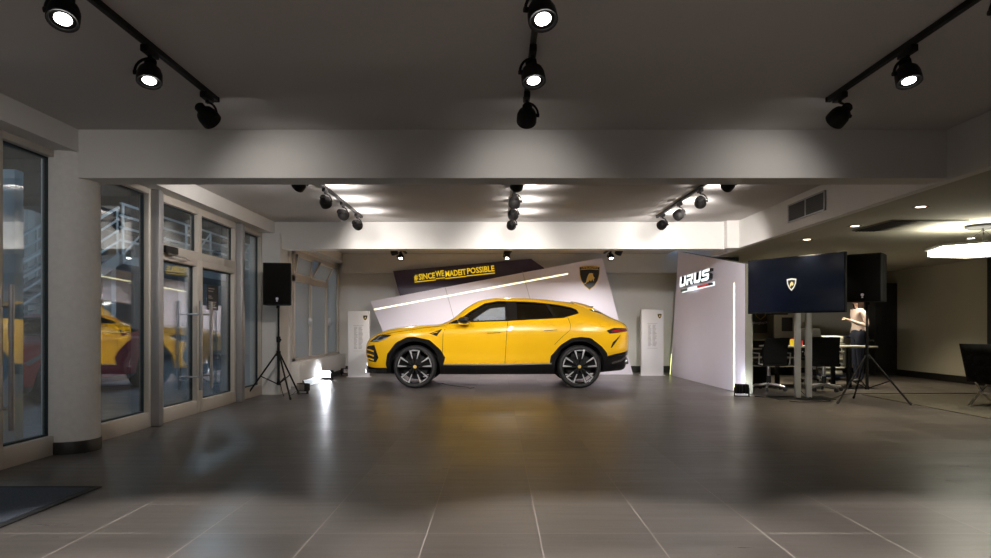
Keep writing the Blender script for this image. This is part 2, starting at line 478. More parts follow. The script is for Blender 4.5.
struct(b.build('downpipe_column'), 'white round pipe beside the tilted windows', 'pipe')
# round column
cc = empty('column', (-3.89, 6.17, 0)); struct(cc, 'round textured column between the glass panes on the left', 'column')
b = B(); b.lathe([(0, 0), (0.232, 0), (0.232, 2.69), (0, 2.69)], 'column', None, 48); b.build('shaft', cc)
b = B(); b.lathe([(0.233, 0.0), (0.243, 0.0), (0.243, 0.10), (0.238, 0.11), (0.233, 0.11)], 'base', None, 48); b.build('skirting', cc)
# baseboards
b = B(); b.box(-3.72, 4.4, 16.57, 16.6, 0, 0.16, 'base'); struct(b.build('baseboard_back'), 'dark skirting along the pale back wall', 'skirting')
b = B(); b.box(4.55, 9.3, 16.52, 16.55, 0, 0.12, 'base'); struct(b.build('baseboard_lounge'), 'dark skirting behind the office tables', 'skirting')
b = B(); b.box(9.27, 9.3, 2.0, 16.5, 0, 0.14, 'base'); struct(b.build('baseboard_right'), 'dark skirting under the large beige wall', 'skirting')
b = B(); b.box(-3.72, -3.69, 12.9, 16.5, 0, 0.10, 'base'); struct(b.build('baseboard_left'), 'dark skirting below the parapet of the tilted windows', 'skirting')

# ---------------------------------------------------------------- glass front
def ring(b, y0, y1, z0, z1, l, r, t, bt, m='frame', xa=-4.01, xb=-3.90):
    """frame ring in the facade plane: stiles l, r; rails t, bt"""
    b.box(xa, xb, y0, y0 + l, z0, z1, m, 0.003)
    b.box(xa, xb, y1 - r, y1, z0, z1, m, 0.003)
    b.box(xa, xb, y0 + l, y1 - r, z1 - t, z1, m, 0.003)
    b.box(xa, xb, y0 + l, y1 - r, z0, z0 + bt, m, 0.003)
def gasket(b, y0, y1, z0, z1, w=0.016):
    xa, xb = -3.995, -3.955
    b.box(xa, xb, y0, y0 + w, z0, z1, 'gasket'); b.box(xa, xb, y1 - w, y1, z0, z1, 'gasket')
    b.box(xa, xb, y0, y1, z0, z0 + w, 'gasket'); b.box(xa, xb, y0, y1, z1 - w, z1, 'gasket')
def pane(name, parent, y0, y1, z0, z1, m='glass'):
    b = B(); b.box(-3.985, -3.967, y0, y1, z0, z1, m); return b.build(name, parent, smooth=0)
def light(parent, y0, y1, z0, z1, l, r, t, bt):
    b = B(); ring(b, y0, y1, z0, z1, l, r, t, bt); b.build('window_frame', parent)
    b = B(); gasket(b, y0 + l, y1 - r, z0 + bt, z1 - t); b.build('gasket', parent)
    pane('window_glass', parent, y0 + l, y1 - r, z0 + bt, z1 - t)
def bar_handle(b, y, z0, z1, side=1, m='steel'):
    for s in ((1, -1) if side == 0 else (side,)):
        x = -3.955 + s * 0.135
        b.tube([(x, y, z0), (x, y, z1)], 0.02, m, 14)
        for z in (z0 + 0.17, z1 - 0.17):
            b.tube([(-3.955, y, z), (x, y, z)], 0.011, m, 8)
        for z in (z0 + 0.17, z1 - 0.17):
            b.tube([(x - s*0.001, y, z - .012), (x - s*0.001, y, z + .012)], 0.024, m, 14)
def leaf(parent, y0, y1, z0, z1, l, r, t, bt, hy):
    e = empty('door_leaf', (0, 0, 0), parent=parent)
    b = B(); ring(b, y0, y1, z0, z1, l, r, t, bt); b.build('leaf_frame', e)
    b = B(); gasket(b, y0 + l, y1 - r, z0 + bt, z1 - t); b.build('gasket', e)
    pane('door_glass', e, y0 + l, y1 - r, z0 + bt, z1 - t)
    b = B(); bar_handle(b, hy, 0.31, 1.46, 0); tag(b.build('door_handle', e), 'long tubular steel pull bar')
    return e
d1 = empty('door_1', (0, 0, 0)); struct(d1, 'glass door at the left picture edge, before the round column', 'glass door')
leaf(d1, 4.15, 5.22, 0.0, 2.66, 0.08, 0.10, 0.09, 0.167, 5.17)
leaf(d1, 5.23, 6.09, 0.0, 2.68, 0.10, 0.14, 0.06, 0.167, 5.31)
w1 = empty('window_1', (0, 0, 0)); struct(w1, 'tall glass pane just behind the round column', 'window')
light(w1, 6.45, 7.62, 0.0, 2.68, 0.06, 0.06, 0.06, 0.167)
def post(y, lab):
    b = B(); b.box(-3.97, -3.80, y - 0.06, y + 0.06, 0, 2.68, 'postgrey', 0.03); struct(b.build('trim_3'), lab, 'post')
post(7.66, 'grey metal post on the near side of the double glass door')
post(10.145, 'grey metal post on the far side of the double glass door')
d2 = empty('door_2', (0, 0, 0)); struct(d2, 'double glass entrance door with transom lights and steel pull bars', 'glass door')
leaf(d2, 7.72, 8.855, 0.0, 2.0, 0.06, 0.085, 0.085, 0.167, 8.70)
leaf(d2, 8.865, 10.085, 0.0, 2.0, 0.085, 0.07, 0.085, 0.167, 9.02)
light(d2, 7.72, 8.87, 2.0, 2.68, 0.05, 0.05, 0.09, 0.10)
light(d2, 8.87, 10.085, 2.0, 2.68, 0.05, 0.05, 0.09, 0.10)
b = B(); b.box(-3.875, -3.82, 7.80, 8.10, 1.99, 2.07, 'black', 0.006); b.tube([(-3.84, 7.9, 1.98), (-3.82, 8.28, 1.965)], 0.011, 'steel'); b.tube([(-3.82, 8.28, 1.965), (-3.87, 8.5, 1.965)], 0.011, 'steel')
tag(b.build('door_closer', d2), 'dark door closer with a steel arm')
# opening-hours sticker on the far door leaf
b = B(); b.box(-3.9665, -3.964, 9.24, 9.60, 1.36, 1.70, 'black_print')
for k, (w, zz) in enumerate(((.20, 1.655), (.16, 1.62), (.10, 1.55), (.14, 1.525), (.26, 1.47), (.24, 1.445), (.22, 1.42), (.26, 1.395))):
    b.box(-3.964, -3.963, 9.27, 9.27 + w, zz - .006, zz + .006, 'grey_print')
tag(b.build('door_sticker'), 'black opening-hours sticker on the far leaf of the glass door', 'sticker')
w2 = empty('window_2', (0, 0, 0)); struct(w2, 'tall narrow glass pane between the double door and the pilaster', 'window')
light(w2, 10.20, 11.20, 0.0, 2.68, 0.05, 0.05, 0.07, 0.167)
# tilted back-left windows
w3 = empty('window_3', (0, 0, 0)); struct(w3, 'back left window with two top sashes tilted open', 'window')
b = B()
Y0, Y1, Z0, Z1, ZT = 12.84, 16.5, 0.46, 2.6, 2.06
b.box(-3.95, -3.86, Y0, Y0 + .08, Z0, Z1, 'frame'); b.box(-3.95, -3.86, Y1 - .08, Y1, Z0, Z1, 'frame')
b.box(-3.95, -3.86, Y0, Y1, Z1 - .07, Z1, 'frame'); b.box(-3.95, -3.86, Y0, Y1, Z0, Z0 + .06, 'frame')
for y in (14.05, 15.35): b.box(-3.95, -3.86, y - .05, y + .05, Z0, Z1, 'frame')
b.box(-3.95, -3.86, Y0, 15.35, ZT - .06, ZT + .05, 'frame')
b.box(-3.93, -3.84, 15.44, 15.56, 1.15, 1.32, 'steel', .004); b.box(-3.93, -3.82, 13.93, 13.97, 1.15, 1.30, 'steel', .004)
b.build('window_frame', w3)
b = B()
for ya, yb, za, zb in ((Y0 + .08, 14.0, Z0 + .06, ZT - .06), (14.1, 15.3, Z0 + .06, ZT - .06), (15.4, Y1 - .08, Z0 + .06, Z1 - .07)):
    b.box(-3.915, -3.905, ya, yb, za, zb, 'glass_thin')
b.build('window_glass', w3, smooth=0)
for ya, yb, tilt in ((Y0 + .09, 13.99, 9), (14.11, 15.29, 28)):
    e = empty('tilted_sash', (-3.89, 0, ZT + .05), parent=w3); e.rotation_euler = (0, math.radians(tilt), 0)
    h = Z1 - .08 - ZT - .05
    b = B()
    for (a, c, z0, z1) in ((ya, ya + .05, 0, h), (yb - .05, yb, 0, h), (ya, yb, 0, .05), (ya, yb, h - .05, h)):
        b.box(-.022, .022, a, c, z0, z1, 'frame', .002)
    b.build('sash_frame', e)
    b = B(); b.box(-.005, .005, ya + .05, yb - .05, .05, h - .05, 'glass_thin'); b.build('sash_glass', e, smooth=0)

# ================================================================ outside the glass
struct(boxobj('ground_outside', -16, -4.03, -6, 34, -0.14, -0.02, 'paving'), 'grey paved yard outside the glass front', 'ground')
b = B(); b.box(-14.3, -14, -6, 34, 0, 9, 'outwall')
for y in range(2, 32, 6): b.box(-14.0, -13.9, y, y + .3, 0, 9, 'outpale')
struct(b.build('wall_outside'), 'pinkish rendered building wall across the yard', 'wall')
b = B(); b.box(-14, -4.9, -6, 34, 4.6, 5.0, 'outdark')
for y in range(-2, 32, 4): b.box(-14, -5.0, y, y + .25, 4.35, 4.6, 'outdark')
struct(b.build('roof_canopy'), 'dark canopy soffit over the outdoor stair', 'canopy')
struct(boxobj('wall_outside_end', -16, -4.1, 27, 27.3, 0, 7, 'outpale'), 'pale concrete wall closing the far end of the yard', 'wall')
# stair: flights along Y at X -8.3 .. -9.4
def stair(y0, y1, zof, xa, xb, label):
    st = empty('outdoor_stair', (0, 0, 0)); tag(st, label, 'stair')
    for x in (xa, xb):
        b = B()
        z0, z1 = zof(y0), zof(y1)
        poly = [(y0, z0 - .14), (y1, z1 - .14), (y1, z1 + .14), (y0, z0 + .14)]
        b.prism(poly, .05, 'outpale', basis((0, 1, 0), (0, 0, 1), (1, 0, 0), (x - .025, 0, 0)))
        b.build('stringer', st)
    b = B(); n = int((y1 - y0) / .30)
    for k in range(n):
        y = y0 + (k + .5) * (y1 - y0) / n
        b.box(min(xa, xb) + .02, max(xa, xb) - .02, y - .14, y + .14, zof(y) + .0, zof(y) + .04, 'railwhite')
    b.build('treads', st)
    for x in (xa, xb):
        b = B()
        for h in (.40, .65, .90, 1.18):
            b.tube([(x, y0, zof(y0) + h), (x, y1, zof(y1) + h)], .024 if h < 1.1 else .034, 'railwhite')
        y = y0 + .15
        while y < y1:
            b.tube([(x, y, zof(y)), (x, y, zof(y) + 1.18)], .026, 'railwhite'); y += 1.25
        b.build('railing', st)
    return st
stair(10.4, 15.6, lambda y: .1 + .5 * (y - 10.4), -8.75, -9.75, 'lower flight of the outdoor steel stair behind the red car')
stair(8.6, 12.9, lambda y: 1.85 + .52 * (y - 9.2), -9.95, -11.0, 'upper flight of the outdoor steel stair seen through the near glass door')
# landing
ld = empty('stair_landing', (-.45, 0, 0)); tag(ld, 'white steel landing with railings at the top of the outdoor stair', 'landing')
b = B(); b.box(-9.5, -8.2, 15.6, 24, 2.58, 2.78, 'outpale'); b.build('deck', ld)
b = B()
for h in (.35, .65, .92, 1.2): b.tube([(-8.25, 15.6, 2.78 + h), (-8.25, 24, 2.78 + h)], .03, 'railwhite')
for y in (15.7, 17.3, 18.9, 20.5, 22.1, 23.7): b.tube([(-8.25, y, 2.6), (-8.25, y, 3.98)], .032, 'railwhite')
for y in (15.7, 18.9, 22.1): b.tube([(-8.25, y, 2.8), (-8.25, y + 1.6, 3.95)], .024, 'railwhite')
b.build('railing', ld)
for y in (16.2, 20, 23.8):
    b = B(); b.box(-8.95, -8.75, y - .1, y + .1, -.02, 2.6, 'railwhite'); b.build('support_post', ld)
for k, (x, y, lab) in enumerate(((-6.2, 6.0, 'added round lamp under the outdoor canopy nearest the viewer'), (-6.2, 14.6, 'added round lamp under the outdoor canopy outside the double door'), (-11.6, 10.0, 'added round lamp under the outdoor canopy beyond the stairs'), (-11.6, 18.5, 'added round lamp under the outdoor canopy at the far landing'))):
    e = empty('canopy_fill', (x, y, 4.6)); tag(e, lab, 'added fill lamp', 'added canopy fill lamps')  # lamps added to light the yard under the dark canopy
    b = B(); b.lathe([(0, 0), (.17, 0), (.17, -.05), (.15, -.06), (.15, -.05)], 'railwhite', None, 24); b.build('lamp_body', e)
    b = B(); b.lathe([(0, -.058), (.15, -.055)], 'fill_lamp', None, 24); b.build('diffuser', e)
    l = bpy.data.lights.new('yard_fill', 'POINT'); l.energy = 75; l.color = (.62, .82, 1.0); l.shadow_soft_size = .14
    o = bpy.data.objects.new('yard_fill', l); COL.objects.link(o); o.parent = e; o.location = (0, 0, -.22)
# white outdoor post close to the near door
b = B(); b.box(-4.62, -4.50, 6.30, 6.42, -.02, 2.6, 'railwhite', .01); tag(b.build('steel_post'), 'pale blue-white steel post just outside the near glass door', 'post')
b = B(); b.box(-4.62, -4.50, 11.62, 11.76, -.02, 2.6, 'railwhite', .01); tag(b.build('steel_post'), 'pale steel post outside the far narrow glass pane', 'post')
# ================================================================ track lighting
def track(x, y0, y1, label, z=2.88):
    e = empty('ceiling_track', (x, (y0 + y1) / 2, z)); tag(e, label, 'light track')
    L = (y1 - y0) / 2
    b = B(); b.box(-.018, .018, -L, L, -.036, 0, 'black', .003); b.box(-.006, .006, -L + .02, L - .02, -.038, -.034, 'rubber'); b.build('rail', e)
    b = B(); b.box(-.021, .021, L - .012, L + .012, -.038, 0, 'black', .003); b.build('end_cap', e)
    b = B(); b.box(-.021, .021, -L - .012, -L + .012, -.038, 0, 'black', .003); b.build('end_cap', e)
    return e
def head(x, y, d, label, lit=True, power=50, size=55, blend=.6, z=2.842, col=(1, .945, .90), group=None, leak=0):
    """one adjustable spotlight on a track; d = aim"""
    d = Vector(d).normalized()
    e = empty('track_spotlight', (x, y, z)); tag(e, label, 'spotlight', group or 'spotlights on the ceiling tracks')
    b = B(); b.box(-.022, .022, -.075, .075, -.042, 0.0, 'black', .004); b.build('adapter', e)
    c = Vector((0, .0, -.155))
    side = d.cross(Vector((0, 0, 1)))
    side = side.normalized() if side.length > .05 else Vector((1, 0, 0))
    b = B()
    b.tube([(0, 0, -.04), (0, 0, -.062)], .013, 'black')
    arc = [Vector((0, 0, -.062)) + side * .0]
    for k in range(0, 7):
        a = math.radians(90 - k * 15)
        arc.append(c + side * (.084 * math.cos(a)) + Vector((0, 0, .093 * math.sin(a))))
    b.tube(arc, .0085, 'black', 6)
    b.tube([c + side * .092, c + side * .06], .014, 'black', 10)
    b.build('yoke', e)
    m = axis_matrix(d, c - d * .05)
    b = B()
    b.lathe([(0, -.055), (.026, -.055), (.030, -.05), (.030, -.012), (.042, 0), (.062, .02), (.072, .05), (.074, .085), (.074, .112), (.070, .114), (.060, .108), (.058, .096)], 'black', m, 28)
    for k in range(3): b.lathe([(.030, -.045 + k * .013), (.036, -.044 + k * .013), (.036, -.039 + k * .013), (.030, -.038 + k * .013)], 'black', m, 20)
    h = b.build('housing', e)
    b = B(); b.lathe([(0, .103), (.040, .101)], 'lens_on' if lit else 'chrome', m, 28); b.lathe([(.040, .1005), (.060, .104)], 'black', m, 28); b.build('lens', h)
    if leak:
        l = bpy.data.lights.new('back_spill', 'SPOT'); l.energy = leak; l.color = col; l.shadow_soft_size = .04; l.spot_size = math.radians(158); l.spot_blend = .5
        o = bpy.data.objects.new('back_spill', l); COL.objects.link(o); o.parent = e; o.location = c + side * .17 - d * .04; o.rotation_euler = (math.pi, 0, 0)
    if power > 0: spot('beam', e, c + d * .085, d, power, size, blend, col, .045)
    return e
names = {-2.14: 'left', .22: 'centre', 2.53: 'right'}
for x, nm in names.items():
    track(x, 1.2, 5.15, 'black ceiling track, the %s one on the ceiling nearest the viewer' % nm)
    track(x, 6.7, 10.65, 'black ceiling track, the %s one between the two near beams' % nm)
    track(x, 12.6, 15.9, 'black ceiling track, the %s one above the car and the slanted panel' % nm)
# nearest ceiling: two lit heads and one dark head per track (the outer right one has one lit)
for x, nm in names.items():
    sgn = {-2.14: .12, .22: 0.0, 2.53: -.10}[x]
    lx = {-2.14: -2.16, .22: .22, 2.53: 2.55}[x]
    head(x, 3.34, (.12 if x < 1 else -.05, -.42, -.9), 'lit black spotlight nearest the viewer on the %s near track' % nm, True, P_FLOOR, 62)
    head(x, 4.16, (.10 if x < 1 else .0, -.30, -.92), 'lit black spotlight in the middle of the %s near track' % nm, True, P_FLOOR, 62)
    head(x, 4.98, (sgn * 1.9, .86, -.42), 'black spotlight turned away at the far end of the %s near track' % nm, True, P_BEAM, 98, 1.0)
head(-2.14, 1.75, (-1.76, 4.4, -1.25), 'added black spotlight out of view on the left near track, brightening the round column', True, 70, 52, 1.0)  # extra head added above the view to brighten the column
# middle ceiling: four heads per track, aimed at the car
for x, nm in names.items():
    for k, y in enumerate((7.35, 8.40, 9.35, 10.3)):
        tx = x * .75 + (k - 1.5) * .35
        d = Vector((tx - x, 12.4 - y, .75 - 2.69)); pw, sz = P_CAR, 64
        if k == 3: d = Vector((.3 if x < 0 else (-.3 if x > 1 else 0), 1, -.22)); pw, sz = P_WASH, 100
        if k == 2: d = Vector((.35 if x < 0 else (-.35 if x > 1 else .1), 1, -.28)); pw, sz = P_WASH * .8, 84
        if x > 1 and k == 1: d = Vector((4.05 - x, 13.4 - y, 1.3 - 2.69)); pw, sz = P_CAR * 2.0, 66
        if x < -1 and k == 0: d = Vector((-1.0, .9, -.72)); pw, sz = P_CAR * .45, 120
        nth = ('nearest', 'second', 'third', 'farthest')[k]
        head(x, y, d, '%s black spotlight on the %s track between the two near beams' % (nth, nm), True, pw, sz, .8, group='spotlights aimed at the yellow car', leak=6.0)
for x, nm in names.items():
    for k, (y, d) in enumerate(((14.0, (-.25 if x > 0 else .25, .5, -.8)), (15.0, (.06, -.48, -.86)))):
        nth = ('nearer', 'farther')[k]
        head(x, y, d, '%s of the two spotlights on the %s track above the slanted panel' % (nth, nm), True, P_BACK * (1.0 if k == 0 else .6) * (.45 if x < -1 else .9), 90, .9, group='spotlights above the slanted panel')

# ================================================================ display panels
def crest(b, mtx, w, m_b='black_print', m_g='gold', text=True, t=.004):
    def shield(s):
        p = []
        for k in range(9):
            u = -.5 + k / 8.0
            p.append((u * s, (.50 + .05 * math.cos(u * math.pi)) * s))
        p += [(.475 * s, .12 * s), (.40 * s, -.16 * s), (.24 * s, -.42 * s), (0, -.62 * s), (-.24 * s, -.42 * s), (-.40 * s, -.16 * s), (-.475 * s, .12 * s)]
        return [(x * w, y * w) for x, y in p][::-1]
    b.prism(shield(1.0), t, m_g, mtx)
    b.prism(shield(.93), t * 1.4, m_b, mtx)
    top = [(-.44, .36), (-.30, .385), (0, .395), (.30, .385), (.44, .36), (.435, .345), (0, .375), (-.435, .345)]
    b.prism([(x * w, y * w) for x, y in top], t * 1.7, m_g, mtx)
    if text:
        b.text('LAMBORGHINI', .135 * w, m_g, mtx @ Matrix.Translation((0, .445 * w, t * 1.4)), t * .5, 0, .76 * w)
    bull = [(-.33, -.37), (-.20, -.26), (-.17, -.10), (-.12, .06), (-.05, .20), (.03, .27), (.07, .23), (.12, .28), (.15, .22), (.20, .26), (.19, .16), (.23, .05), (.30, -.02), (.24, -.06), (.24, -.20), (.19, -.19), (.18, -.08), (.12, -.14), (.08, -.22), (.03, -.15), (-.03, -.17), (-.06, -.24), (-.12, -.25), (-.22, -.33)]
    b.prism([(x * w * .84, y * w * .84 - .02 * w) for x, y in bull], t * 2.0, m_g, mtx)
FACE = lambda o, a=0.0: basis((math.cos(a), 0, math.sin(a)), (-math.sin(a), 0, math.cos(a)), (0, -1, 0), o)   # faces the viewer (-Y)

# slanted white panel behind the car
YP = 15.9
def pp(px, py): v = P(px, py, YP); return (v.x, v.z)
wp = empty('display_board', (0, YP, 0)); tag(wp, 'large slanted white display panel behind the yellow car', 'display panel')
poly = [pp(370.5, 301.3), pp(602.3, 257.6), (pp(633, 374)[0], 0), (pp(400.5, 374)[0], 0)]
b = B(); b.prism([(x, z) for x, z in poly][::-1], -.10, 'panelwhite', FACE((0, 0, 0)))
for q0, q1 in (((445, 286.8), (469.5, 374)), ((522.4, 271.5), (550.6, 374))):
    a, c = pp(*q0), pp(*q1); c = (c[0], .003)
    b.prism([(a[0] - .006, a[1]), (c[0] - .006, c[1]), (c[0] + .006, c[1]), (a[0] + .006, a[1])], .0015, 'grey_print', FACE((0, 0, 0)))
b.build('board', wp)
b = B(); a, c = pp(374, 309.6), pp(567.8, 273.8); nrm = Vector((-(c[1] - a[1]), c[0] - a[0])).normalized() * .012
b.prism([(a[0] - nrm.x, a[1] - nrm.y), (c[0] - nrm.x, c[1] - nrm.y), (c[0] + nrm.x, c[1] + nrm.y), (a[0] + nrm.x, a[1] + nrm.y)], .006, 'led', FACE((0, 0, 0)))
b.build('led_strip', wp)
v = P(589.5, 277.3, YP); b = B(); crest(b, FACE((v.x, 0, v.z)), .50, t=.008); tag(b.build('emblem', wp), 'black and gold shield emblem with a bull')
# dark lettered panel
YD = 16.10
def pd(px, py): v = P(px, py, YD); return (v.x, v.z)
dp = empty('slogan_board', (0, YD, 0)); tag(dp, 'dark purple panel with yellow slogan sticking out above the white panel', 'display panel')
poly = [pd(393, 271), pd(531, 258.8), pd(544, 267.8), (pd(560, 300)[0], 0), (pd(470, 300)[0], 0), pd(404, 312)]
b = B(); b.prism(poly[::-1], -.06, 'purple', FACE((0, 0, 0))); b.build('board', dp)
ang = math.radians(6.0)
v = P(454.5, 272.8, YD)
b = B(); mt = FACE((v.x, 0, v.z), ang)
for s, u, w_, dy in (('#', -.925, .085, -.02), ('SINCE', -.665, .39, -.02), ('WE', -.35, .205, .012), ('MADEIT', .024, .49, -.012), ('POSSIBLE', .626, .655, .0)):
    b.text(s, .19, 'signyellow', mt @ Matrix.Translation((u, dy + .0, 0)), .02, .005, w_)
for u0, u1, dy in ((-.97, -.46, -.028), (-.455, -.24, .0), (-.23, .275, -.02), (.28, .96, -.012)):
    b.box(u0, u1, -.105 + dy, -.083 + dy, 0, .02, 'signyellow', 0, mt)
tag(b.build('slogan', dp), 'yellow underlined slogan lettering')

# totems
def totem(px0, px1, ptop, Y, label):
    x0, x1 = P(px0, 0, Y).x, P(px1, 0, Y).x; zt = P(0, ptop, Y).z; xm = (x0 + x1) / 2; w = x1 - x0
    e = empty('info_totem', (xm, Y, 0)); tag(e, label, 'info totem', 'white info totems')
    b = B(); b.box(-w / 2, w / 2, 0, .12, .01, zt, 'totemwhite', .004); b.box(-w / 2 - .03, w / 2 + .03, -.06, .18, 0, .012, 'totemwhite'); b.build('board', e)
    b = B(); crest(b, FACE((w * .32, 0, zt - .15)), .10, text=False, t=.003); b.build('emblem', e)
    b = B(); m = FACE((0, 0, 0))
    zt2 = zt - .36
    random.seed(int(px0))
    for c0, c1 in ((-.10, -.02), (.0, .10)):
        z = zt2
        while z > zt2 - .50:
            b.box(c0, c0 + (c1 - c0) * random.uniform(.6, 1), z - .006, z + .006, 0, .0012, 'grey_print', 0, m); z -= .028
    b.box(-.115, .115, zt2 + .035, zt2 + .042, 0, .0012, 'grey_print', 0, m); b.box(-.115, .115, zt2 - .535, zt2 - .528, 0, .0012, 'grey_print', 0, m)
    b.build('data_sheet', e)
totem(348, 369, 311, 15.05, 'white info totem in front of the nose of the yellow car')
totem(641.5, 663.5, 309.5, 15.55, 'white info totem between the slanted panel and the lettered side panel')

# side panel with raised letters: face in a plane turned towards the room
A0 = Vector((4.02, 15.66, 0)); A1 = Vector((4.145, 11.28, 0))
ud = (A1 - A0); LP = ud.length; ud = ud.normalized()             # along the face, far -> near
nd = Vector((ud.y, -ud.x, 0)).normalized()                       # out of the face, towards the room
if nd.x > 0: nd = -nd
SF = basis(ud, (0, 0, 1), nd, A0)
def sp_(px, py):
    """photograph pixel to the face's own (u, v)"""
    r = Vector(((px - 497) / FPX, 1.0, (326.5 - py) / FPX)); o = Vector((0, 0, 1.13))
    t = (A0 - o).dot(nd) / r.dot(nd); q = o + r * t - A0
    return (q.dot(ud), q.z)
sp = empty('lettered_board', (0, 0, 0)); tag(sp, 'white side panel with raised lettering and a vertical light strip', 'display panel')
q = sp_(678.3, 251.6); q1 = sp_(746.3, 263.6)
top0 = min(q[1], 2.80)
poly = [(0, 0), (LP, 0), (LP, q1[1]), (q[0], top0)]
b = B(); b.prism(poly, -.13, 'panelwhite', SF, 'acframe')
b.build('board', sp)
u = sp_(734.2, 300)[0]; zt = sp_(734.2, 283)[1]
b = B(); b.box(u - .024, u + .024, .02, zt, 0, .006, 'led', 0, SF); b.build('led_strip', sp)
b = B(); dx = q[0] / top0
b.prism([(-.03, .02), (-.005, .02), (.50 * dx, .50), (.50 * dx - .025, .50)], -.09, 'led_green', SF); b.build('edge_light', sp)
# raised letters: U R U S, blocky with slits
u0, v0 = sp_(681, 286); u1, v1 = sp_(713, 276)
print('letters', u0, v0, u1, v1, 'panel top', q, q1, LP)
SL = [
 [(0, 1), (.26, 1), (.26, .26), (.66, .26), (.66, 1), (.92, 1), (.92, .14), (.80, 0), (.12, 0), (0, .14)],
 [(.0, 1), (.92, 1), (.92, .50), (.72, .42), (.95, 0), (.66, 0), (.46, .40), (.26, .40), (.26, 0), (0, 0), (0, .60), (.64, .60), (.64, .78), (.0, .78)],
 [(0, 1), (.26, 1), (.26, .26), (.66, .26), (.66, 1), (.92, 1), (.92, .14), (.80, 0), (.12, 0), (0, .14)],
 [(.92, 1), (.12, 1), (0, .86), (0, .54), (.14, .42), (.66, .42), (.66, .26), (0, .26), (0, 0), (.80, 0), (.92, .14), (.92, .50), (.80, .62), (.26, .62), (.26, .76), (.92, .76)],
]
lw = (u1 - u0 - .10) / 4.0; lh = .215
tilt = Matrix.Rotation(math.radians(1.0), 4, 'Z')
LM = SF @ Matrix.Translation((u0 + .16, 1.985, 0)) @ tilt
b = B()
for k, pl in enumerate(SL):
    pts = [((k + x * .96) * lw + (y - .5) * .06, y * lh) for x, y in pl]
    b.prism(pts, .075, 'signwhite', LM, 'black_print')
    cx = (k + .45) * lw; 
tag(b.build('raised_letters', sp), 'white backlit block letters with dark sides')
b = B()
T4 = 4 * lw
b.box(-.02, T4 * .24, -.10, -.055, .01, .05, 'green_print', 0, LM); b.box(T4 * .24, T4 * .56, -.10, -.055, .01, .05, 'signwhite', 0, LM)
b.box(T4 * .56, T4 * .90, -.10, -.055, .01, .05, 'red_print', 0, LM); b.box(T4 * .90, T4 * .985, -.10, -.055, .01, .05, 'black_print', 0, LM)
b.box(-.05, T4 + .02, -.115, -.045, 0, .01, 'signwhite', 0, LM)
tag(b.build('colour_bar', sp), 'thin bar in green, white and red')

# ================================================================ floor flood lamps
def flood(x, y, rz, label, on, power=0, d=(0, 0, 1), s=1.0):
    e = empty('flood_lamp', (x, y, 0), rz); tag(e, label, 'flood lamp')
    b = B(); b.box(-.11 * s, .11 * s, -.05 * s, .07 * s, .05 * s, .21 * s, 'blackplastic', .012); 
    for k in range(5): b.box(-.10 * s + k * .047 * s, -.09 * s + k * .047 * s, .07 * s, .10 * s, .06 * s, .20 * s, 'blackplastic')
    h = b.build('housing', e)
    b = B(); b.box(-.09 * s, .09 * s, -.056 * s, -.048 * s, .068 * s, .192 * s, 'flood_on' if on else 'chrome'); b.build('lamp_glass', h)
    b = B()
    for sx in (-1, 1): b.box(sx * .118 * s - .006, sx * .118 * s + .006, -.02 * s, .03 * s, .0, .15 * s, 'black')
    b.box(-.124 * s, .124 * s, -.03 * s, .04 * s, 0, .012, 'black'); b.build('bracket', e)
    if power:
        l = bpy.data.lights.new('flood_light', 'SPOT'); l.energy = power; l.spot_size = math.radians(95); l.spot_blend = .6; l.color = (.88, .93, 1.0); l.shadow_soft_size = .06
        o = bpy.data.objects.new('flood_light', l); COL.objects.link(o); o.parent = e; o.location = (0, -.075 * s, .13 * s)
        o.rotation_euler = (math.radians(95), 0, math.radians(180))
        o.rotation_euler = Vector((0, -1, .25)).to_track_quat('-Z', 'Y').to_euler()
    return e
flood(-3.27, 11.35, math.radians(-25), 'dark flood lamp on the floor behind the left tripod stand', False, 0, s=.85)
flood(-3.60, 14.35, math.radians(-14), 'glaring white flood lamp on the floor under the tilted windows', True, P_FLOOD * .5, s=.95)
flood(-3.50, 15.6, math.radians(40), 'small dark flood lamp on the floor beyond the glaring one', False, 0, s=.8)
flood(3.96, 10.93, math.radians(172), 'flood lamp at the near foot of the lettered side panel', True, P_FLOOD * .10, s=.95)

# ================================================================ loudspeakers on tripods
def tripod(x, y, rz, zt, label, spread=.56):
    e = empty('speaker_stand', (x, y, 0), rz); tag(e, label, 'speaker stand')
    b = B(); b.tube([(0, 0, .22), (0, 0, .95)], .021, 'black', 14); b.build('pole', e)
    b = B(); b.tube([(0, 0, .93), (0, 0, zt)], .016, 'black', 12); tag(b.build('upper_tube', e))
    b = B(); b.tube([(0, 0, .88), (0, 0, .97)], .031, 'blackplastic', 14); b.tube([(0, 0, .92), (.06, 0, .92)], .009, 'blackplastic'); b.tube([(.06, 0, .92), (.085, 0, .92)], .018, 'blackplastic', 10); b.build('collar', e)
    b = B(); b.tube([(0, 0, .66), (0, 0, .74)], .034, 'blackplastic', 14); b.build('leg_hub', e)
    b = B(); b.tube([(0, 0, .20), (0, 0, .25)], .030, 'blackplastic', 14); b.build('brace_hub', e)
    for k in range(3):
        a = 2 * math.pi * k / 3; c, s = math.cos(a), math.sin(a)
        b = B(); b.tube([(.03 * c, .03 * s, .70), (spread * c, spread * s, .018)], .0135, 'black', 10); lg = b.build('leg', e)
        b = B(); b.tube([(spread * c * .965, spread * s * .965, .043), (spread * c * 1.02, spread * s * 1.02, .016)], .018, 'rubber', 10); b.build('rubber_foot', lg)
        b = B(); b.tube([(.03 * c, .03 * s, .225), (spread * .55 * c, spread * .55 * s, .345)], .009, 'black', 8); b.build('brace', e)
    return e
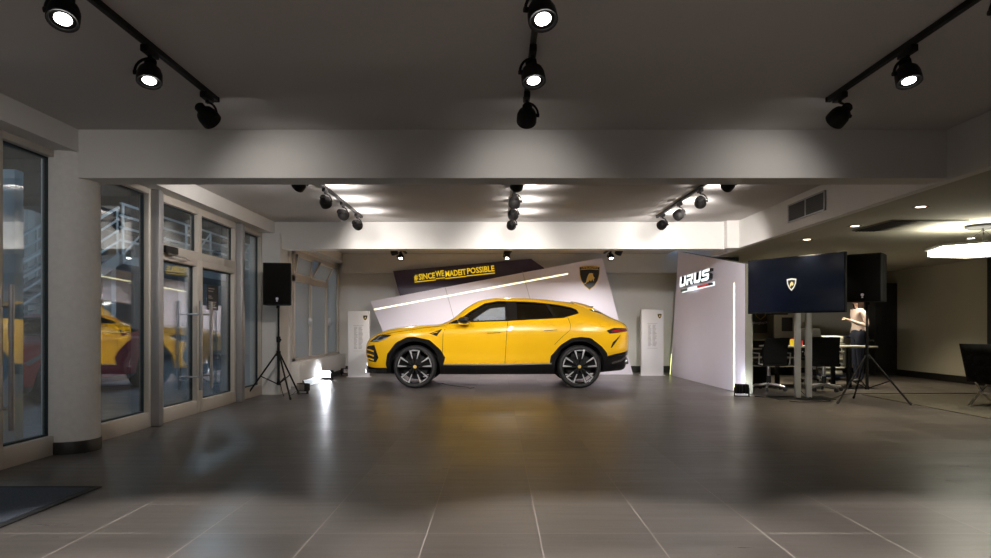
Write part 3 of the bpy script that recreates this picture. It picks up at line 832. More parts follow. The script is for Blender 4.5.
def speaker(x, y, z, rz, w, d, h, label, seed=0):
    e = empty('loudspeaker', (x, y, z), rz); tag(e, label, 'loudspeaker')
    fr = [(-w / 2, -d / 2), (w / 2, -d / 2), (w / 2, -d / 2 + .10), (w * .42, d / 2), (-w * .42, d / 2), (-w / 2, -d / 2 + .10)]
    b = B(); b.prism(fr, h, 'blackplastic'); 
    o = b.build('cabinet', e)
    mo = o.modifiers.new('edge', 'BEVEL'); mo.width = .012; mo.segments = 2
    b = B(); b.box(-w / 2 + .015, w / 2 - .015, -d / 2 - .012, -d / 2 + .002, .02, h - .02, 'mesh_black', .005)
    b.build('grille', e)
    b = B(); b.lathe([(0, 0), (.022, 0), (.022, .003), (0, .003)], 'panelwhite', basis((1, 0, 0), (0, 0, 1), (0, -1, 0), (.0, -d / 2 - .012, .10)), 16)
    b.box(-.012, .012, -d / 2 - .014, -d / 2 - .011, .055, .075, 'panelwhite'); tag(b.build('badge', e), 'tiny pale badge')
    for zz in (h * .55, h * .78):
        b = B()
        b.box(w * .5 - .012, w * .5 + .0, -d / 2 + .08, -d / 2 + .16, zz - .045, zz + .045, 'rubber', .01)
        b.build('handle_recess', e)
    b = B(); b.tube([(0, .03, -.045), (0, .03, .004)], .027, 'black', 14); b.build('pole_socket', e)
    return e
tripod(-3.47, 10.72, math.radians(-52), 1.47, 'black tripod stand near the glass front on the left', .50)
speaker(-3.47, 10.69, 1.463, math.radians(14), .42, .36, .66, 'black loudspeaker on the left tripod by the glass front')
tripod(5.47, 9.98, math.radians(-40), 1.50, 'black tripod stand beside the television on the right', .56)
speaker(5.47, 9.98, 1.492, math.radians(-45), .50, .40, .70, 'black loudspeaker on the right tripod beside the television')

# ================================================================ entrance carpet
mt_ = empty('entrance_mat', (-3.30, 3.6, 0)); tag(mt_, 'grey entrance carpet with black rubber edge at lower left', 'carpet')
b = B(); b.box(-.52, .47, -1.6, 1.10, .0, .010, 'carpet'); b.build('pile', mt_)
b = B(); b.box(.47, .52, -1.6, 1.15, 0, .008, 'rubber', .002); b.box(-.52, .47, 1.10, 1.15, 0, .008, 'rubber', .002); b.build('rubber_edge', mt_)
# ================================================================ cars
def pchip(xs, ys, x):
    n = len(xs)
    h = [xs[i + 1] - xs[i] for i in range(n - 1)]
    dl = [(ys[i + 1] - ys[i]) / h[i] for i in range(n - 1)]
    d = [0.0] * n
    d[0], d[-1] = dl[0], dl[-1]
    for i in range(1, n - 1):
        if dl[i - 1] * dl[i] > 0:
            w1 = 2 * h[i] + h[i - 1]; w2 = h[i] + 2 * h[i - 1]
            d[i] = (w1 + w2) / (w1 / dl[i - 1] + w2 / dl[i])
    for i in range(n - 1):
        if x <= xs[i + 1] or i == n - 2:
            t = (x - xs[i]) / h[i]
            return ((2 * t**3 - 3 * t**2 + 1) * ys[i] + (t**3 - 2 * t**2 + t) * h[i] * d[i] + (-2 * t**3 + 3 * t**2) * ys[i + 1] + (t**3 - t**2) * h[i] * d[i + 1])

def crspline(pts, sub):
    """Catmull-Rom through 2D pts, keeps the points"""
    out = []
    n = len(pts)
    for i in range(n - 1):
        p0 = pts[max(0, i - 1)]; p1 = pts[i]; p2 = pts[i + 1]; p3 = pts[min(n - 1, i + 2)]
        for k in range(sub):
            t = k / sub
            f = [0.5 * (2 * p1[j] + (p2[j] - p0[j]) * t * .8 + (-.8 * (p2[j] - p0[j]) * 1 + 0) * 0) for j in (0, 1)]
            # hermite with reduced tension
            m1 = [(p2[j] - p0[j]) * .36 for j in (0, 1)]; m2 = [(p3[j] - p1[j]) * .36 for j in (0, 1)]
            out.append(tuple((2*t**3-3*t**2+1)*p1[j] + (t**3-2*t**2+t)*m1[j] + (-2*t**3+3*t**2)*p2[j] + (t**3-t**2)*m2[j] for j in (0, 1)))
    out.append(pts[-1])
    return out

def loft(st, nx, mats_of, m_list, low_index=2, sub=5):
    """st: list of (x, [(w,z)...9 half-section points, bottom centre to top centre])"""
    xs = [s[0] for s in st]
    npt = len(st[0][1])
    x0, x1 = xs[0], xs[-1]
    # denser near the ends
    grid_x = []
    for i in range(nx + 1):
        t = i / nx
        t2 = t + .06 * math.sin(2 * math.pi * t) * -1
        grid_x.append(x0 + (x1 - x0) * t2)
    bm = bmesh.new()
    rows = []
    for x in grid_x:
        sec = [(pchip(xs, [s[1][k][0] for s in st], x), pchip(xs, [s[1][k][1] for s in st], x)) for k in range(npt)]
        half = crspline(sec, sub)
        row = [bm.verts.new((x, -w, z)) for w, z in half]
        row += [bm.verts.new((x, w, z)) for w, z in reversed(half[1:-1])]
        rows.append(row)
    nh = len(half)
    for i in range(nx):
        a, b_ = rows[i], rows[i + 1]; n = len(a)
        for k in range(n):
            f = bm.faces.new((a[k], a[(k + 1) % n], b_[(k + 1) % n], b_[k]))
            kk = k if k < nh - 1 else n - 1 - k
            f.material_index = 1 if kk < low_index * sub else 0
    for row in (rows[0], rows[-1]):
        c = bm.verts.new(sum((v.co for v in row), Vector()) / len(row))
        n = len(row)
        for k in range(n):
            f = bm.faces.new((row[k], row[(k + 1) % n], c))
            kk = k if k < nh - 1 else n - 1 - k
            f.material_index = 1 if kk < low_index * sub else 0
    bmesh.ops.recalc_face_normals(bm, faces=bm.faces)
    return bm

def bool_cut(name, bm, cutters, mats):
    me = bpy.data.meshes.new(name); bm.to_mesh(me)
    for k in mats: me.materials.append(M[k])
    o = bpy.data.objects.new(name, me); COL.objects.link(o)
    cos = []
    for c in cutters:
        cm = bpy.data.meshes.new('cutter')
        bmesh.ops.recalc_face_normals(c, faces=c.faces)
        for f in c.faces: f.material_index = 2
        c.to_mesh(cm); c.free()
        for k in mats: cm.materials.append(M[k])
        co = bpy.data.objects.new('cutter', cm); COL.objects.link(co); cos.append(co)
        md = o.modifiers.new('cut', 'BOOLEAN'); md.object = co; md.operation = 'DIFFERENCE'; md.solver = 'EXACT'
    dg = bpy.context.evaluated_depsgraph_get()
    me2 = bpy.data.meshes.new_from_object(o.evaluated_get(dg))
    o.modifiers.clear(); o.data = me2; me2.name = name
    for co in cos:
        m_ = co.data; bpy.data.objects.remove(co); bpy.data.meshes.remove(m_)
    for p in me2.polygons: p.use_smooth = True
    me2.set_sharp_from_angle(angle=math.radians(38))
    return o

def cyl_cut(x, z, r, y0, y1, seg=40):
    c = bmesh.new()
    a = [c.verts.new((x + r * math.cos(2 * math.pi * k / seg), y0, z + r * math.sin(2 * math.pi * k / seg))) for k in range(seg)]
    b_ = [c.verts.new((x + r * math.cos(2 * math.pi * k / seg), y1, z + r * math.sin(2 * math.pi * k / seg))) for k in range(seg)]
    c.faces.new(a); c.faces.new(b_)
    for k in range(seg): c.faces.new((a[k], a[(k + 1) % seg], b_[(k + 1) % seg], b_[k]))
    return c
def poly_cut(poly, y0, y1):
    c = bmesh.new()
    a = [c.verts.new((x, y0, z)) for x, z in poly]; b_ = [c.verts.new((x, y1, z)) for x, z in poly]
    c.faces.new(a); c.faces.new(b_); n = len(poly)
    for k in range(n): c.faces.new((a[k], a[(k + 1) % n], b_[(k + 1) % n], b_[k]))
    return c

class Skin:
    """projects outlines drawn in a side / top / end view onto a car body"""
    def __init__(self, bm):
        self.t = BVHTree.FromBMesh(bm)
    def patch(self, b, poly, m, side=-1, off=.004, th=.006, cell=.05, view='y'):
        """poly in (x,z) for view y; (x,y) for view z; (y,z) for view x"""
        ax = {'y': (0, 2, 1), 'z': (0, 1, 2), 'x': (1, 2, 0)}[view]
        bm = bmesh.new()
        vs = []
        for p in poly:
            co = [0, 0, 0]; co[ax[0]] = p[0]; co[ax[1]] = p[1]; vs.append(bm.verts.new(co))
        f = bm.faces.new(vs)
        bmesh.ops.triangulate(bm, faces=[f])
        for i in (0, 1):
            lo = min(p[i] for p in poly); hi = max(p[i] for p in poly)
            n = int((hi - lo) / cell)
            for k in range(1, n + 1):
                co = [0, 0, 0]; co[ax[i]] = lo + (hi - lo) * k / (n + 1)
                no = [0, 0, 0]; no[ax[i]] = 1
                bmesh.ops.bisect_plane(bm, geom=list(bm.verts) + list(bm.edges) + list(bm.faces), plane_co=co, plane_no=no)
        d = [0, 0, 0]; d[ax[2]] = -side; d = Vector(d)
        for v in bm.verts:
            o = v.co.copy(); o[ax[2]] = side * 4.0
            h, nn, ix, ds = self.t.ray_cast(o, d)
            if h is None:
                q = v.co.copy(); q[ax[2]] = side * .7
                h, nn, ix, ds = self.t.find_nearest(q)
                v.co[ax[2]] = h[ax[2]] + side * off
            else:
                v.co[ax[2]] = h[ax[2]] + side * off
        if th:
            r = bmesh.ops.extrude_face_region(bm, geom=list(bm.faces))
            for v in [g for g in r['geom'] if isinstance(g, bmesh.types.BMVert)]: v.co += d * th
        bmesh.ops.recalc_face_normals(bm, faces=bm.faces)
        me = bpy.data.meshes.new('patch'); bm.to_mesh(me); bm.free()
        b.merge_mesh(me, m); bpy.data.meshes.remove(me)
    def ribbon(self, b, pts, w, m, side=-1, off=.002, th=.004, cell=.06, view='y', closed=False):
        pts = [Vector(p) for p in pts]
        n = len(pts); L = []; R = []
        for i in range(n):
            if closed: t = pts[(i + 1) % n] - pts[i - 1]
            else: t = pts[min(n - 1, i + 1)] - pts[max(0, i - 1)]
            t = t.normalized(); nn = Vector((-t.y, t.x)) * w / 2
            L.append(pts[i] + nn); R.append(pts[i] - nn)
        rng = range(n if closed else n - 1)
        for i in rng:
            j = (i + 1) % n
            self.patch(b, [tuple(L[i]), tuple(L[j]), tuple(R[j]), tuple(R[i])], m, side, off, th, cell, view)

def wheel(parent, x, y, r, side, spokes=5, width=.29, name='wheel'):
    """side -1: outer face looks to -Y"""
    e = empty(name, (x, y, r), parent=parent)
    A = basis((1, 0, 0), (0, 0, 1), (0, -1, 0), (0, 0, 0)) if side < 0 else basis((-1, 0, 0), (0, 0, 1), (0, 1, 0), (0, 0, 0))
    w = width / 2; ri = r * .825
    b = B(); b.lathe([(ri, -w), (ri + .015, -w), (r - .03, -w), (r - .006, -w + .03), (r, -w + .06), (r, w - .06), (r - .006, w - .03), (r - .028, w - .004), (ri + .03, w), (ri + .006, w - .006), (ri, w - .02), (ri, -w)], 'tyre', A, 64)
    b.build('tyre', e)
    b = B()
    b.lathe([(ri + .001, -w + .01), (ri - .012, -w + .02), (ri - .03, 0), (ri - .03, w - .06), (ri - .012, w - .02), (ri + .001, w - .012), (ri + .003, w - .02)], 'rimdark', A, 64)
    b.lathe([(ri + .003, w - .012), (ri - .006, w - .008), (ri - .014, w - .012), (ri - .016, w - .03)], 'rimdark', A, 64)
    hub = r * .16
    b.lathe([(0, w - .045), (hub * .9, w - .045), (hub, w - .055), (hub, w - .10), (0, w - .10)], 'rimdark', A, 24)
    for k in range(spokes):
        a0 = 2 * math.pi * k / spokes + math.pi / 2
        for s in (-1, 1):
            a = a0 + s * .19
            # inner root close together, outer end spread; black spoke with machined outer wedge
            pi_ = Vector((math.cos(a0 + s * .30), math.sin(a0 + s * .30))) * hub * .8
            po = Vector((math.cos(a0 + s * .265), math.sin(a0 + s * .265))) * (ri - .008)
            t = (po - pi_).normalized(); n = Vector((-t.y, t.x))
            def quad(q0, q1, w0, w1): return [tuple(q0 + n * w0), tuple(q1 + n * w1), tuple(q1 - n * w1), tuple(q0 - n * w0)]
            b.prism(quad(pi_, po, .014, .024), -.05, 'rimdark', A @ Matrix.Translation((0, 0, w - .022)))
            pm = pi_.lerp(po, .36)
            b.prism(quad(pm, po, .006, .018), .004, 'rim', A @ Matrix.Translation((0, 0, w - .0225)))
        # bridge at the rim between the two of a pair
        p1 = Vector((math.cos(a0 - .2), math.sin(a0 - .2))) * (ri - .02); p2 = Vector((math.cos(a0 + .2), math.sin(a0 + .2))) * (ri - .02)
        t = (p2 - p1).normalized(); n = Vector((-t.y, t.x))
        b.prism([tuple(p1 + n * .01), tuple(p2 + n * .01), tuple(p2 - n * .012), tuple(p1 - n * .012)], .006, 'rim', A @ Matrix.Translation((0, 0, w - .028)))
    b.build('rim', e)
    b = B(); b.lathe([(0, w - .038), (.030, w - .038), (.033, w - .044), (.033, w - .05)], 'gold', A, 20); tag(b.build('centre_cap', e), 'small golden centre cap')
    b = B(); b.lathe([(.05, w - .15), (ri * .72, w - .15), (ri * .72, w - .18), (.05, w - .18)], 'rubber', A, 40)
    b.box(-ri * .45, ri * .30, ri * .40, ri * .74, w - .19, w - .125, 'black', .012, A); b.build('brake_disc', e)
    return e

# ---------------------------------------------------------------- the yellow car
CY = 13.31
car = empty('car', (0.0, CY, 0.0)); tag(car, 'yellow sports utility car standing side-on in front of the white panel', 'car')
S = lambda x, zb, wb, low, mid, sh, belt, re, top: (x, [(0, zb), (wb, zb), low, mid, sh, belt, re, (re[0] * .58, re[1] + (top - re[1]) * .72), (0, top)])
ST = [
 S(-2.520, .42, .40, (.52, .46), (.60, .56), (.60, .67), (.54, .745), (.42, .775), .79),
 S(-2.485, .30, .55, (.69, .42), (.74, .58), (.73, .73), (.65, .825), (.48, .86), .875),
 S(-2.40, .27, .66, (.81, .385), (.86, .58), (.845, .78), (.74, .895), (.52, .935), .955),
 S(-2.22, .25, .72, (.905, .37), (.945, .60), (.93, .86), (.80, .985), (.55, 1.02), 1.04),
 S(-1.95, .25, .74, (.945, .37), (.985, .62), (.975, .945), (.84, 1.065), (.58, 1.095), 1.115),
 S(-1.50, .24, .74, (.955, .425), (.995, .64), (.99, 1.00), (.85, 1.125), (.60, 1.150), 1.165),
 S(-1.10, .24, .74, (.945, .42), (.965, .64), (.975, 1.02), (.86, 1.145), (.63, 1.172), 1.185),
 S(-.93, .24, .74, (.940, .42), (.955, .64), (.968, 1.03), (.865, 1.165), (.66, 1.215), 1.235),
 S(-.55, .24, .74, (.940, .42), (.950, .64), (.965, 1.04), (.872, 1.195), (.665, 1.455), 1.505),
 S(-.28, .24, .74, (.940, .42), (.950, .64), (.965, 1.05), (.878, 1.215), (.640, 1.570), 1.620),
 S(.00, .24, .74, (.940, .42), (.950, .64), (.968, 1.055), (.882, 1.230), (.625, 1.605), 1.655),
 S(.40, .24, .74, (.940, .42), (.952, .64), (.972, 1.06), (.888, 1.250), (.615, 1.605), 1.662),
 S(.80, .24, .74, (.942, .42), (.960, .64), (.985, 1.065), (.892, 1.270), (.605, 1.585), 1.645),
 S(1.10, .24, .74, (.948, .425), (.980, .64), (1.00, 1.07), (.895, 1.290), (.595, 1.555), 1.618),
 S(1.50, .25, .74, (.955, .46), (.995, .66), (1.005, 1.075), (.895, 1.305), (.575, 1.500), 1.570),
 S(1.84, .27, .72, (.950, .53), (.985, .70), (.995, 1.075), (.875, 1.260), (.57, 1.425), 1.495),
 S(2.19, .30, .68, (.905, .62), (.945, .76), (.960, 1.06), (.85, 1.195), (.60, 1.285), 1.335),
 S(2.42, .32, .62, (.840, .66), (.885, .80), (.900, 1.04), (.82, 1.145), (.62, 1.205), 1.240),
 S(2.50, .36, .56, (.760, .68), (.800, .82), (.815, 1.02), (.75, 1.110), (.59, 1.165), 1.20),
 S(2.545, .46, .44, (.650, .68), (.690, .80), (.705, .97), (.65, 1.06), (.52, 1.11), 1.14),
]
def _fit(x, p):
    f = max(0.0, min(1.0, (x + .95) / .7)) * max(0.0, min(1.0, (2.1 - x) / .5))          # cabin only
    q = [(w, z + (.028 * f if k >= 6 else 0)) for k, (w, z) in enumerate(p)]
    if x > 1.9: x = 1.9 + (x - 1.9) * .87
    if x < -2.0: x = -2.0 + (x + 2.0) * .90
    return (x, q)
ST = [_fit(x, p) for x, p in ST]
bmc = loft(ST, 110, None, None)
sk = Skin(bmc)
XF, XR, RW = -1.505, 1.512, .394
DLO = [(-.89, 1.188), (-.50, 1.222), (.214, 1.243), (.354, 1.252), (1.225, 1.300), (1.508, 1.375), (1.47, 1.425), (1.376, 1.460), (1.15, 1.500), (.985, 1.523), (.65, 1.556), (.324, 1.568), (.022, 1.568), (-.218, 1.525), (-.458, 1.402), (-.639, 1.290)]
up = lambda pl: [(x, z + .026 * max(0.0, min(1.0, (z - 1.30) / .2))) for x, z in pl]
DLO = up(DLO)
cav = bmesh.new()
sx = [(-.62, .98, 1.14), (-.40, .62, 1.33), (-.15, .60, 1.50), (.35, .60, 1.545), (.95, .60, 1.50), (1.35, .75, 1.42), (1.55, .95, 1.34)]
rows = []
for x, zlo, zhi in sx:
    zt = max(zhi, 1.16)
    wt = .80 if zt < 1.2 else .80 - (zt - 1.2) * .72
    rows.append([cav.verts.new(p) for p in ((x, -.80, zlo), (x, .80, zlo), (x, .80, min(1.2, zt - .02)), (x, wt, zt), (x, -wt, zt), (x, -.80, min(1.2, zt - .02)))])
for i in range(len(rows) - 1):
    for k in range(6): cav.faces.new((rows[i][k], rows[i][(k + 1) % 6], rows[i + 1][(k + 1) % 6], rows[i + 1][k]))
cav.faces.new(rows[0]); cav.faces.new(rows[-1])
cut = [cyl_cut(XF, RW + .012, .462, -1.2, -.60), cyl_cut(XF, RW + .012, .462, .60, 1.2), cyl_cut(XR, RW + .012, .462, -1.2, -.60), cyl_cut(XR, RW + .012, .462, .60, 1.2), cav, poly_cut(DLO, -1.3, -.45), poly_cut(DLO, .45, 1.3)]
body = bool_cut('body', bmc.copy(), cut, ['yellow', 'carblack', 'cardark'])
body.parent = car
print('car body polys', len(body.data.polygons))

FRONTWIN = up([(-.50, 1.225), (.19, 1.245), (.17, 1.565), (.022, 1.565), (-.218, 1.522), (-.40, 1.435), (-.53, 1.345)])
REARWIN = up([(.36, 1.254), (1.06, 1.290), (.90, 1.532), (.65, 1.554), (.36, 1.565)])
QUARTER = up([(1.10, 1.292), (1.225, 1.302), (1.50, 1.375), (1.465, 1.420), (1.376, 1.455), (1.15, 1.497), (.95, 1.525)])
BPILLAR = up([(.175, 1.242), (.375, 1.252), (.365, 1.570), (.160, 1.570)])
APIL = up([(-.89, 1.188), (-.50, 1.222), (-.53, 1.345), (-.40, 1.435), (-.218, 1.522), (.022, 1.567), (.17, 1.565), (.17, 1.580), (.02, 1.582), (-.23, 1.536), (-.47, 1.412), (-.65, 1.298)])
QPIL = up([(1.05, 1.289), (1.11, 1.292), (.96, 1.527), (.89, 1.535)])
ARCH = lambda xc: [(xc + r * math.cos(math.radians(a)), RW + .012 + r * math.sin(math.radians(a)) * sz) for r, sz, rng in ((.545, .98, range(-14, 195, 8)),) for a in rng]
for s in (-1, 1):
    b = B(); sk.patch(b, FRONTWIN, 'winclear', s, -.012, .006, .06); tag(b.build('side_window', car, smooth=60), 'clear front side window')
    b = B(); sk.patch(b, REARWIN, 'windark', s, -.012, .006, .06); tag(b.build('side_window', car, smooth=60), 'dark tinted rear side window')
    b = B(); sk.patch(b, QUARTER, 'windark', s, -.012, .006, .06); tag(b.build('quarter_window', car, smooth=60), 'dark tinted pointed quarter window')
    b = B()
    sk.patch(b, BPILLAR, 'carblack', s, .001, .02, .06); sk.patch(b, QPIL, 'carblack', s, .001, .02, .06); sk.patch(b, APIL, 'carblack', s, .002, .02, .05)
    sk.ribbon(b, DLO[:7], .022, 'carblack', s, .003, .012)
    sk.ribbon(b, DLO[6:] + DLO[:1], .020, 'carblack', s, .003, .012)
    b.build('window_surround', car)
    # wheel arch trims, sharp-cornered outline
    for xc in (XF, XR):
        fr = xc < 0
        o_ = [(.50, -.08), (.555, .16), (.47, .30), (.28, .475), (.0, .535), (-.14, .53), (-.34, .43), (-.50, .22), (-.53, .02), (-.49, -.10)] if fr else [(.47, -.06), (.53, .10), (.50, .24), (.40, .36), (.20, .515), (.02, .535), (-.16, .51), (-.36, .38), (-.53, .18), (-.55, .05), (-.50, -.10)]
        i_ = [(.462 * math.cos(math.radians(a)), .462 * math.sin(math.radians(a))) for a in range(-10, 193, 9)]
        b = B()
        # strips between outer outline and the opening, piecewise so each is convex
        def outer(a):
            best = None
            dx, dz = math.cos(a), math.sin(a)
            for q0, q1 in zip(o_, o_[1:]):
                ex, ez = q1[0] - q0[0], q1[1] - q0[1]
                den = dx * ez - dz * ex
                if abs(den) < 1e-9: continue
                t = (q0[0] * ez - q0[1] * ex) / den; u = (q0[0] * dz - q0[1] * dx) / den
                if t > 0 and -1e-6 <= u <= 1 + 1e-6: best = t if best is None else max(best, t)
            return max(best or .51, .478)
        aa = [math.radians(a) for a in range(-9, 192, 5)]
        zc = RW + .012
        for a0, a1 in zip(aa, aa[1:]):
            r0, r1 = outer(a0), outer(a1)
            qd = [(xc + .455 * math.cos(a0), zc + .455 * math.sin(a0)), (xc + .455 * math.cos(a1), zc + .455 * math.sin(a1)), (xc + r1 * math.cos(a1), zc + r1 * math.sin(a1)), (xc + r0 * math.cos(a0), zc + r0 * math.sin(a0))]
            sk.patch(b, qd, 'carblack', s, .010, .035, .2)
        b.build('wheel_arch_trim', car)
    # sill with bright line
    b = B(); sk.patch(b, [(-1.02, .245), (1.02, .245), (1.02, .44), (-1.0, .425)], 'carblack', s, .018, .03, .15)
    sk.ribbon(b, [(-.98, .430), (.2, .432), (1.0, .452)], .022, 'steel', s, .022, .012, .15); b.build('sill', car)
    # shut lines
    b = B()
    sk.ribbon(b, [(-.985, .44), (-1.0, .62), (-.985, 1.02), (-.93, 1.12)], .010, 'seam', s, .0015, .003)
    sk.ribbon(b, [(.145, .45), (.165, .8), (.185, 1.1), (.20, 1.235)], .010, 'seam', s, .0015, .003)
    sk.ribbon(b, [(1.30, 1.30), (1.345, 1.16), (1.33, 1.06), (1.20, .95), (1.05, .80)], .009, 'seam', s, .0015, .003)
    sk.ribbon(b, [(-.95, 1.145), (-1.35, 1.105), (-1.9, 1.02), (-2.15, .965)], .008, 'seam', s, .0015, .003)
    b.build('shut_lines', car)
    # handles
    for hx, hz in ((-.06, 1.032), (.98, 1.082)):
        b = B(); sk.patch(b, [(hx - .13, hz - .020), (hx + .12, hz - .010), (hx + .13, hz + .012), (hx - .02, hz + .020), (hx - .13, hz + .004)], 'yellow', s, .022, .03, .05)
        sk.ribbon(b, [(hx - .12, hz - .024), (hx + .12, hz - .014)], .010, 'cardark', s, .008, .01); b.build('door_handle', car)
    # fender vent
    b = B(); sk.patch(b, [(-1.235, 1.005), (-1.005, 1.085), (-1.10, .955)], 'carblack', s, .006, .012, .05)
    sk.ribbon(b, [(-1.19, 1.002), (-1.07, 1.035)], .010, 'yellow', s, .012, .008); b.build('fender_vent', car)
    # headlamp
    b = B(); sk.patch(b, [(-2.36, .845), (-2.22, .955), (-2.11, .985), (-1.93, .975), (-2.02, .915), (-2.18, .850)], 'headlamp', s, .006, .012, .05); hl = b.build('headlamp', car)
    b = B(); sk.ribbon(b, [(-2.28, .865), (-2.12, .880), (-2.0, .930)], .018, 'drl', s, .012, .01); sk.ribbon(b, [(-2.22, .885), (-2.13, .955)], .014, 'drl', s, .012, .01); b.build('light_element', hl)
    # corner intake with yellow bars
    b = B(); sk.patch(b, [(-2.42, .765), (-2.25, .790), (-2.17, .56), (-2.22, .475), (-2.36, .50), (-2.42, .60)], 'carblack', s, .006, .012, .05); gi = b.build('corner_intake', car)
    b = B()
    for z in (.70, .615, .54): sk.ribbon(b, [(-2.425, z + .01), (-2.34, z), (-2.26, z - .028)], .026, 'yellow', s, .016, .015)
    b.build('intake_bar', gi)
    # mirror
    b = B(); my = s * .93
    b.lathe([(0, -.135), (.05, -.125), (.078, -.07), (.085, 0), (.078, .07), (.05, .12), (0, .13)], 'carblack', basis((0, 0, .85), (1.45, 0, 0), (0, 1, 0), (-.60, s * 1.03, 1.235)), 16)
    b.tube([(-.60, s * .875, 1.18), (-.60, s * .95, 1.21)], .03, 'carblack', 8)
    b.box(-.70, -.51, s * 1.03 - .09, s * 1.03 + .09, 1.165, 1.195, 'yellow', .012)
    b.build('mirror', car)
    # tail lamp, slit, rear diffuser, exhaust
    b = B(); sk.patch(b, [(2.00, 1.055), (2.14, 1.105), (2.385, 1.095), (2.41, 1.045), (2.24, 1.02), (2.06, 1.00)], 'headlamp', s, .006, .012, .05); tl = b.build('tail_lamp', car)
    b = B(); sk.ribbon(b, [(2.09, 1.035), (2.22, 1.070), (2.385, 1.070)], .022, 'taillamp', s, .012, .008); sk.ribbon(b, [(2.14, 1.040), (2.27, 1.035)], .018, 'taillamp', s, .012, .008); b.build('red_light', tl)
    b = B(); sk.patch(b, [(2.08, .74), (2.12, .84), (2.27, .985), (2.24, .93), (2.16, .82), (2.105, .745)], 'carblack', s, .006, .012, .06); b.build('rear_vent', car)
    b = B(); sk.patch(b, [(2.00, .44), (2.24, .40), (2.41, .50), (2.46, .66), (2.24, .60), (2.04, .55)], 'carblack', s, .014, .02, .06)
    b.build('rear_diffuser', car)
    b = B(); sk.ribbon(b, [(2.12, .455), (2.30, .50), (2.43, .60)], .035, 'chrome', s, .024, .02)
    for yy in (.52, .66):
        b.tube([(2.28, s * yy, .46), (2.45, s * yy, .48)], .052, 'chrome', 16)
        b.tube([(2.44, s * yy, .479), (2.453, s * yy, .481)], .044, 'cardark', 16)
    b.build('exhaust', car)
    # wheels
    wheel(car, XF, s * .845, RW, s); wheel(car, XR, s * .850, RW, s)
# front face: grille, lip, plate
b = B(); sk.patch(b, [(-.52, .49), (.52, .49), (.46, .66), (-.46, .66)], 'carblack', -1, .004, .012, .08, 'x'); b.build('grille', car)
b = B(); b.box(-2.478, -2.462, -.24, .24, .50, .60, 'panelwhite', .003)
b.build('number_plate', car)
b = B()
lip = [(-2.02, -.965), (-2.22, -.935), (-2.38, -.84), (-2.47, -.66), (-2.50, -.4), (-2.51, 0), (-2.50, .4), (-2.47, .66), (-2.38, .84), (-2.22, .935), (-2.02, .965), (-2.05, .86), (-2.25, .80), (-2.40, .6), (-2.44, 0), (-2.40, -.6), (-2.25, -.80), (-2.05, -.86)]
b.prism(lip, .075, 'carblack', Matrix.Translation((0, 0, .275))); b.build('front_splitter', car)
# windscreen, rear window, roof spoiler
b = B(); sk.patch(b, [(-1.0, -.66), (-.92, -.67), (-.34, -.60), (-.34, .60), (-.92, .67), (-1.0, .66), (-1.02, 0)], 'carblack', 1, .003, .004, .07, 'z'); tag(b.build('windscreen', car, smooth=60), 'dark windscreen')
b = B(); sk.patch(b, [(1.88, -.52), (2.30, -.60), (2.30, .60), (1.88, .52)], 'carblack', 1, .003, .004, .07, 'z')
for s in (-1, 1): sk.ribbon(b, [(1.74, 1.452), (2.0, 1.372), (2.22, 1.268)], .03, 'carblack', s, .004, .01)
tag(b.build('rear_window', car, smooth=60), 'dark sloping rear window')
b = B(); sk.patch(b, [(1.46, -.56), (1.72, -.60), (1.82, -.55), (1.83, .55), (1.72, .60), (1.46, .56)], 'yellow', 1, .022, .02, .06, 'z')
b.box(1.62, 1.825, -.53, .53, 1.492, 1.514, 'carblack', .006); b.build('roof_spoiler', car)
b = B(); b.prism([(1.02, 0), (1.14, 0), (1.135, .03), (1.10, .05)], .03, 'yellow', basis((1, 0, 0), (0, 0, 1), (0, -1, 0), (0, .015, 1.61))); b.build('roof_antenna', car)
# cabin: seats, steering wheel
def carseat(x, y):
    e = empty('seat', (x, y, 0), parent=car)
    b = B(); b.box(-.28, .26, -.25, .25, .62, .80, 'leather', .05)
    b.box(-.10, .08, -.25, .25, .0, .56, 'leather', .05, Matrix.Translation((.26, 0, .74)) @ Matrix.Rotation(math.radians(14), 4, 'Y'))
    b.box(-.06, .06, -.13, .13, .0, .18, 'leather', .04, Matrix.Translation((.42, 0, 1.25)) @ Matrix.Rotation(math.radians(10), 4, 'Y'))
    b.build('cushion', e)
carseat(.02, -.38); carseat(.02, .38)
b = B(); m = axis_matrix((.9, 0, .35), (-.30, -.36, 1.08)); b.tube([m @ Vector((.19 * math.cos(2 * math.pi * k / 24), .19 * math.sin(2 * math.pi * k / 24), 0)) for k in range(24)], .016, 'leather', 8, closed=True)
b.tube([m @ Vector((-.18, 0, 0)), m @ Vector((.18, 0, 0))], .014, 'leather'); b.tube([m @ Vector((0, 0, 0)), m @ Vector((0, 0, -.2))], .03, 'leather'); b.build('steering_wheel', car)

# ---------------------------------------------------------------- red car outside
red = empty('car', (-7.45, 11.40, -.02), math.radians(90)); red.scale = (1.10, 1.0, 1.06); tag(red, 'red car parked outside behind the glass front', 'car')
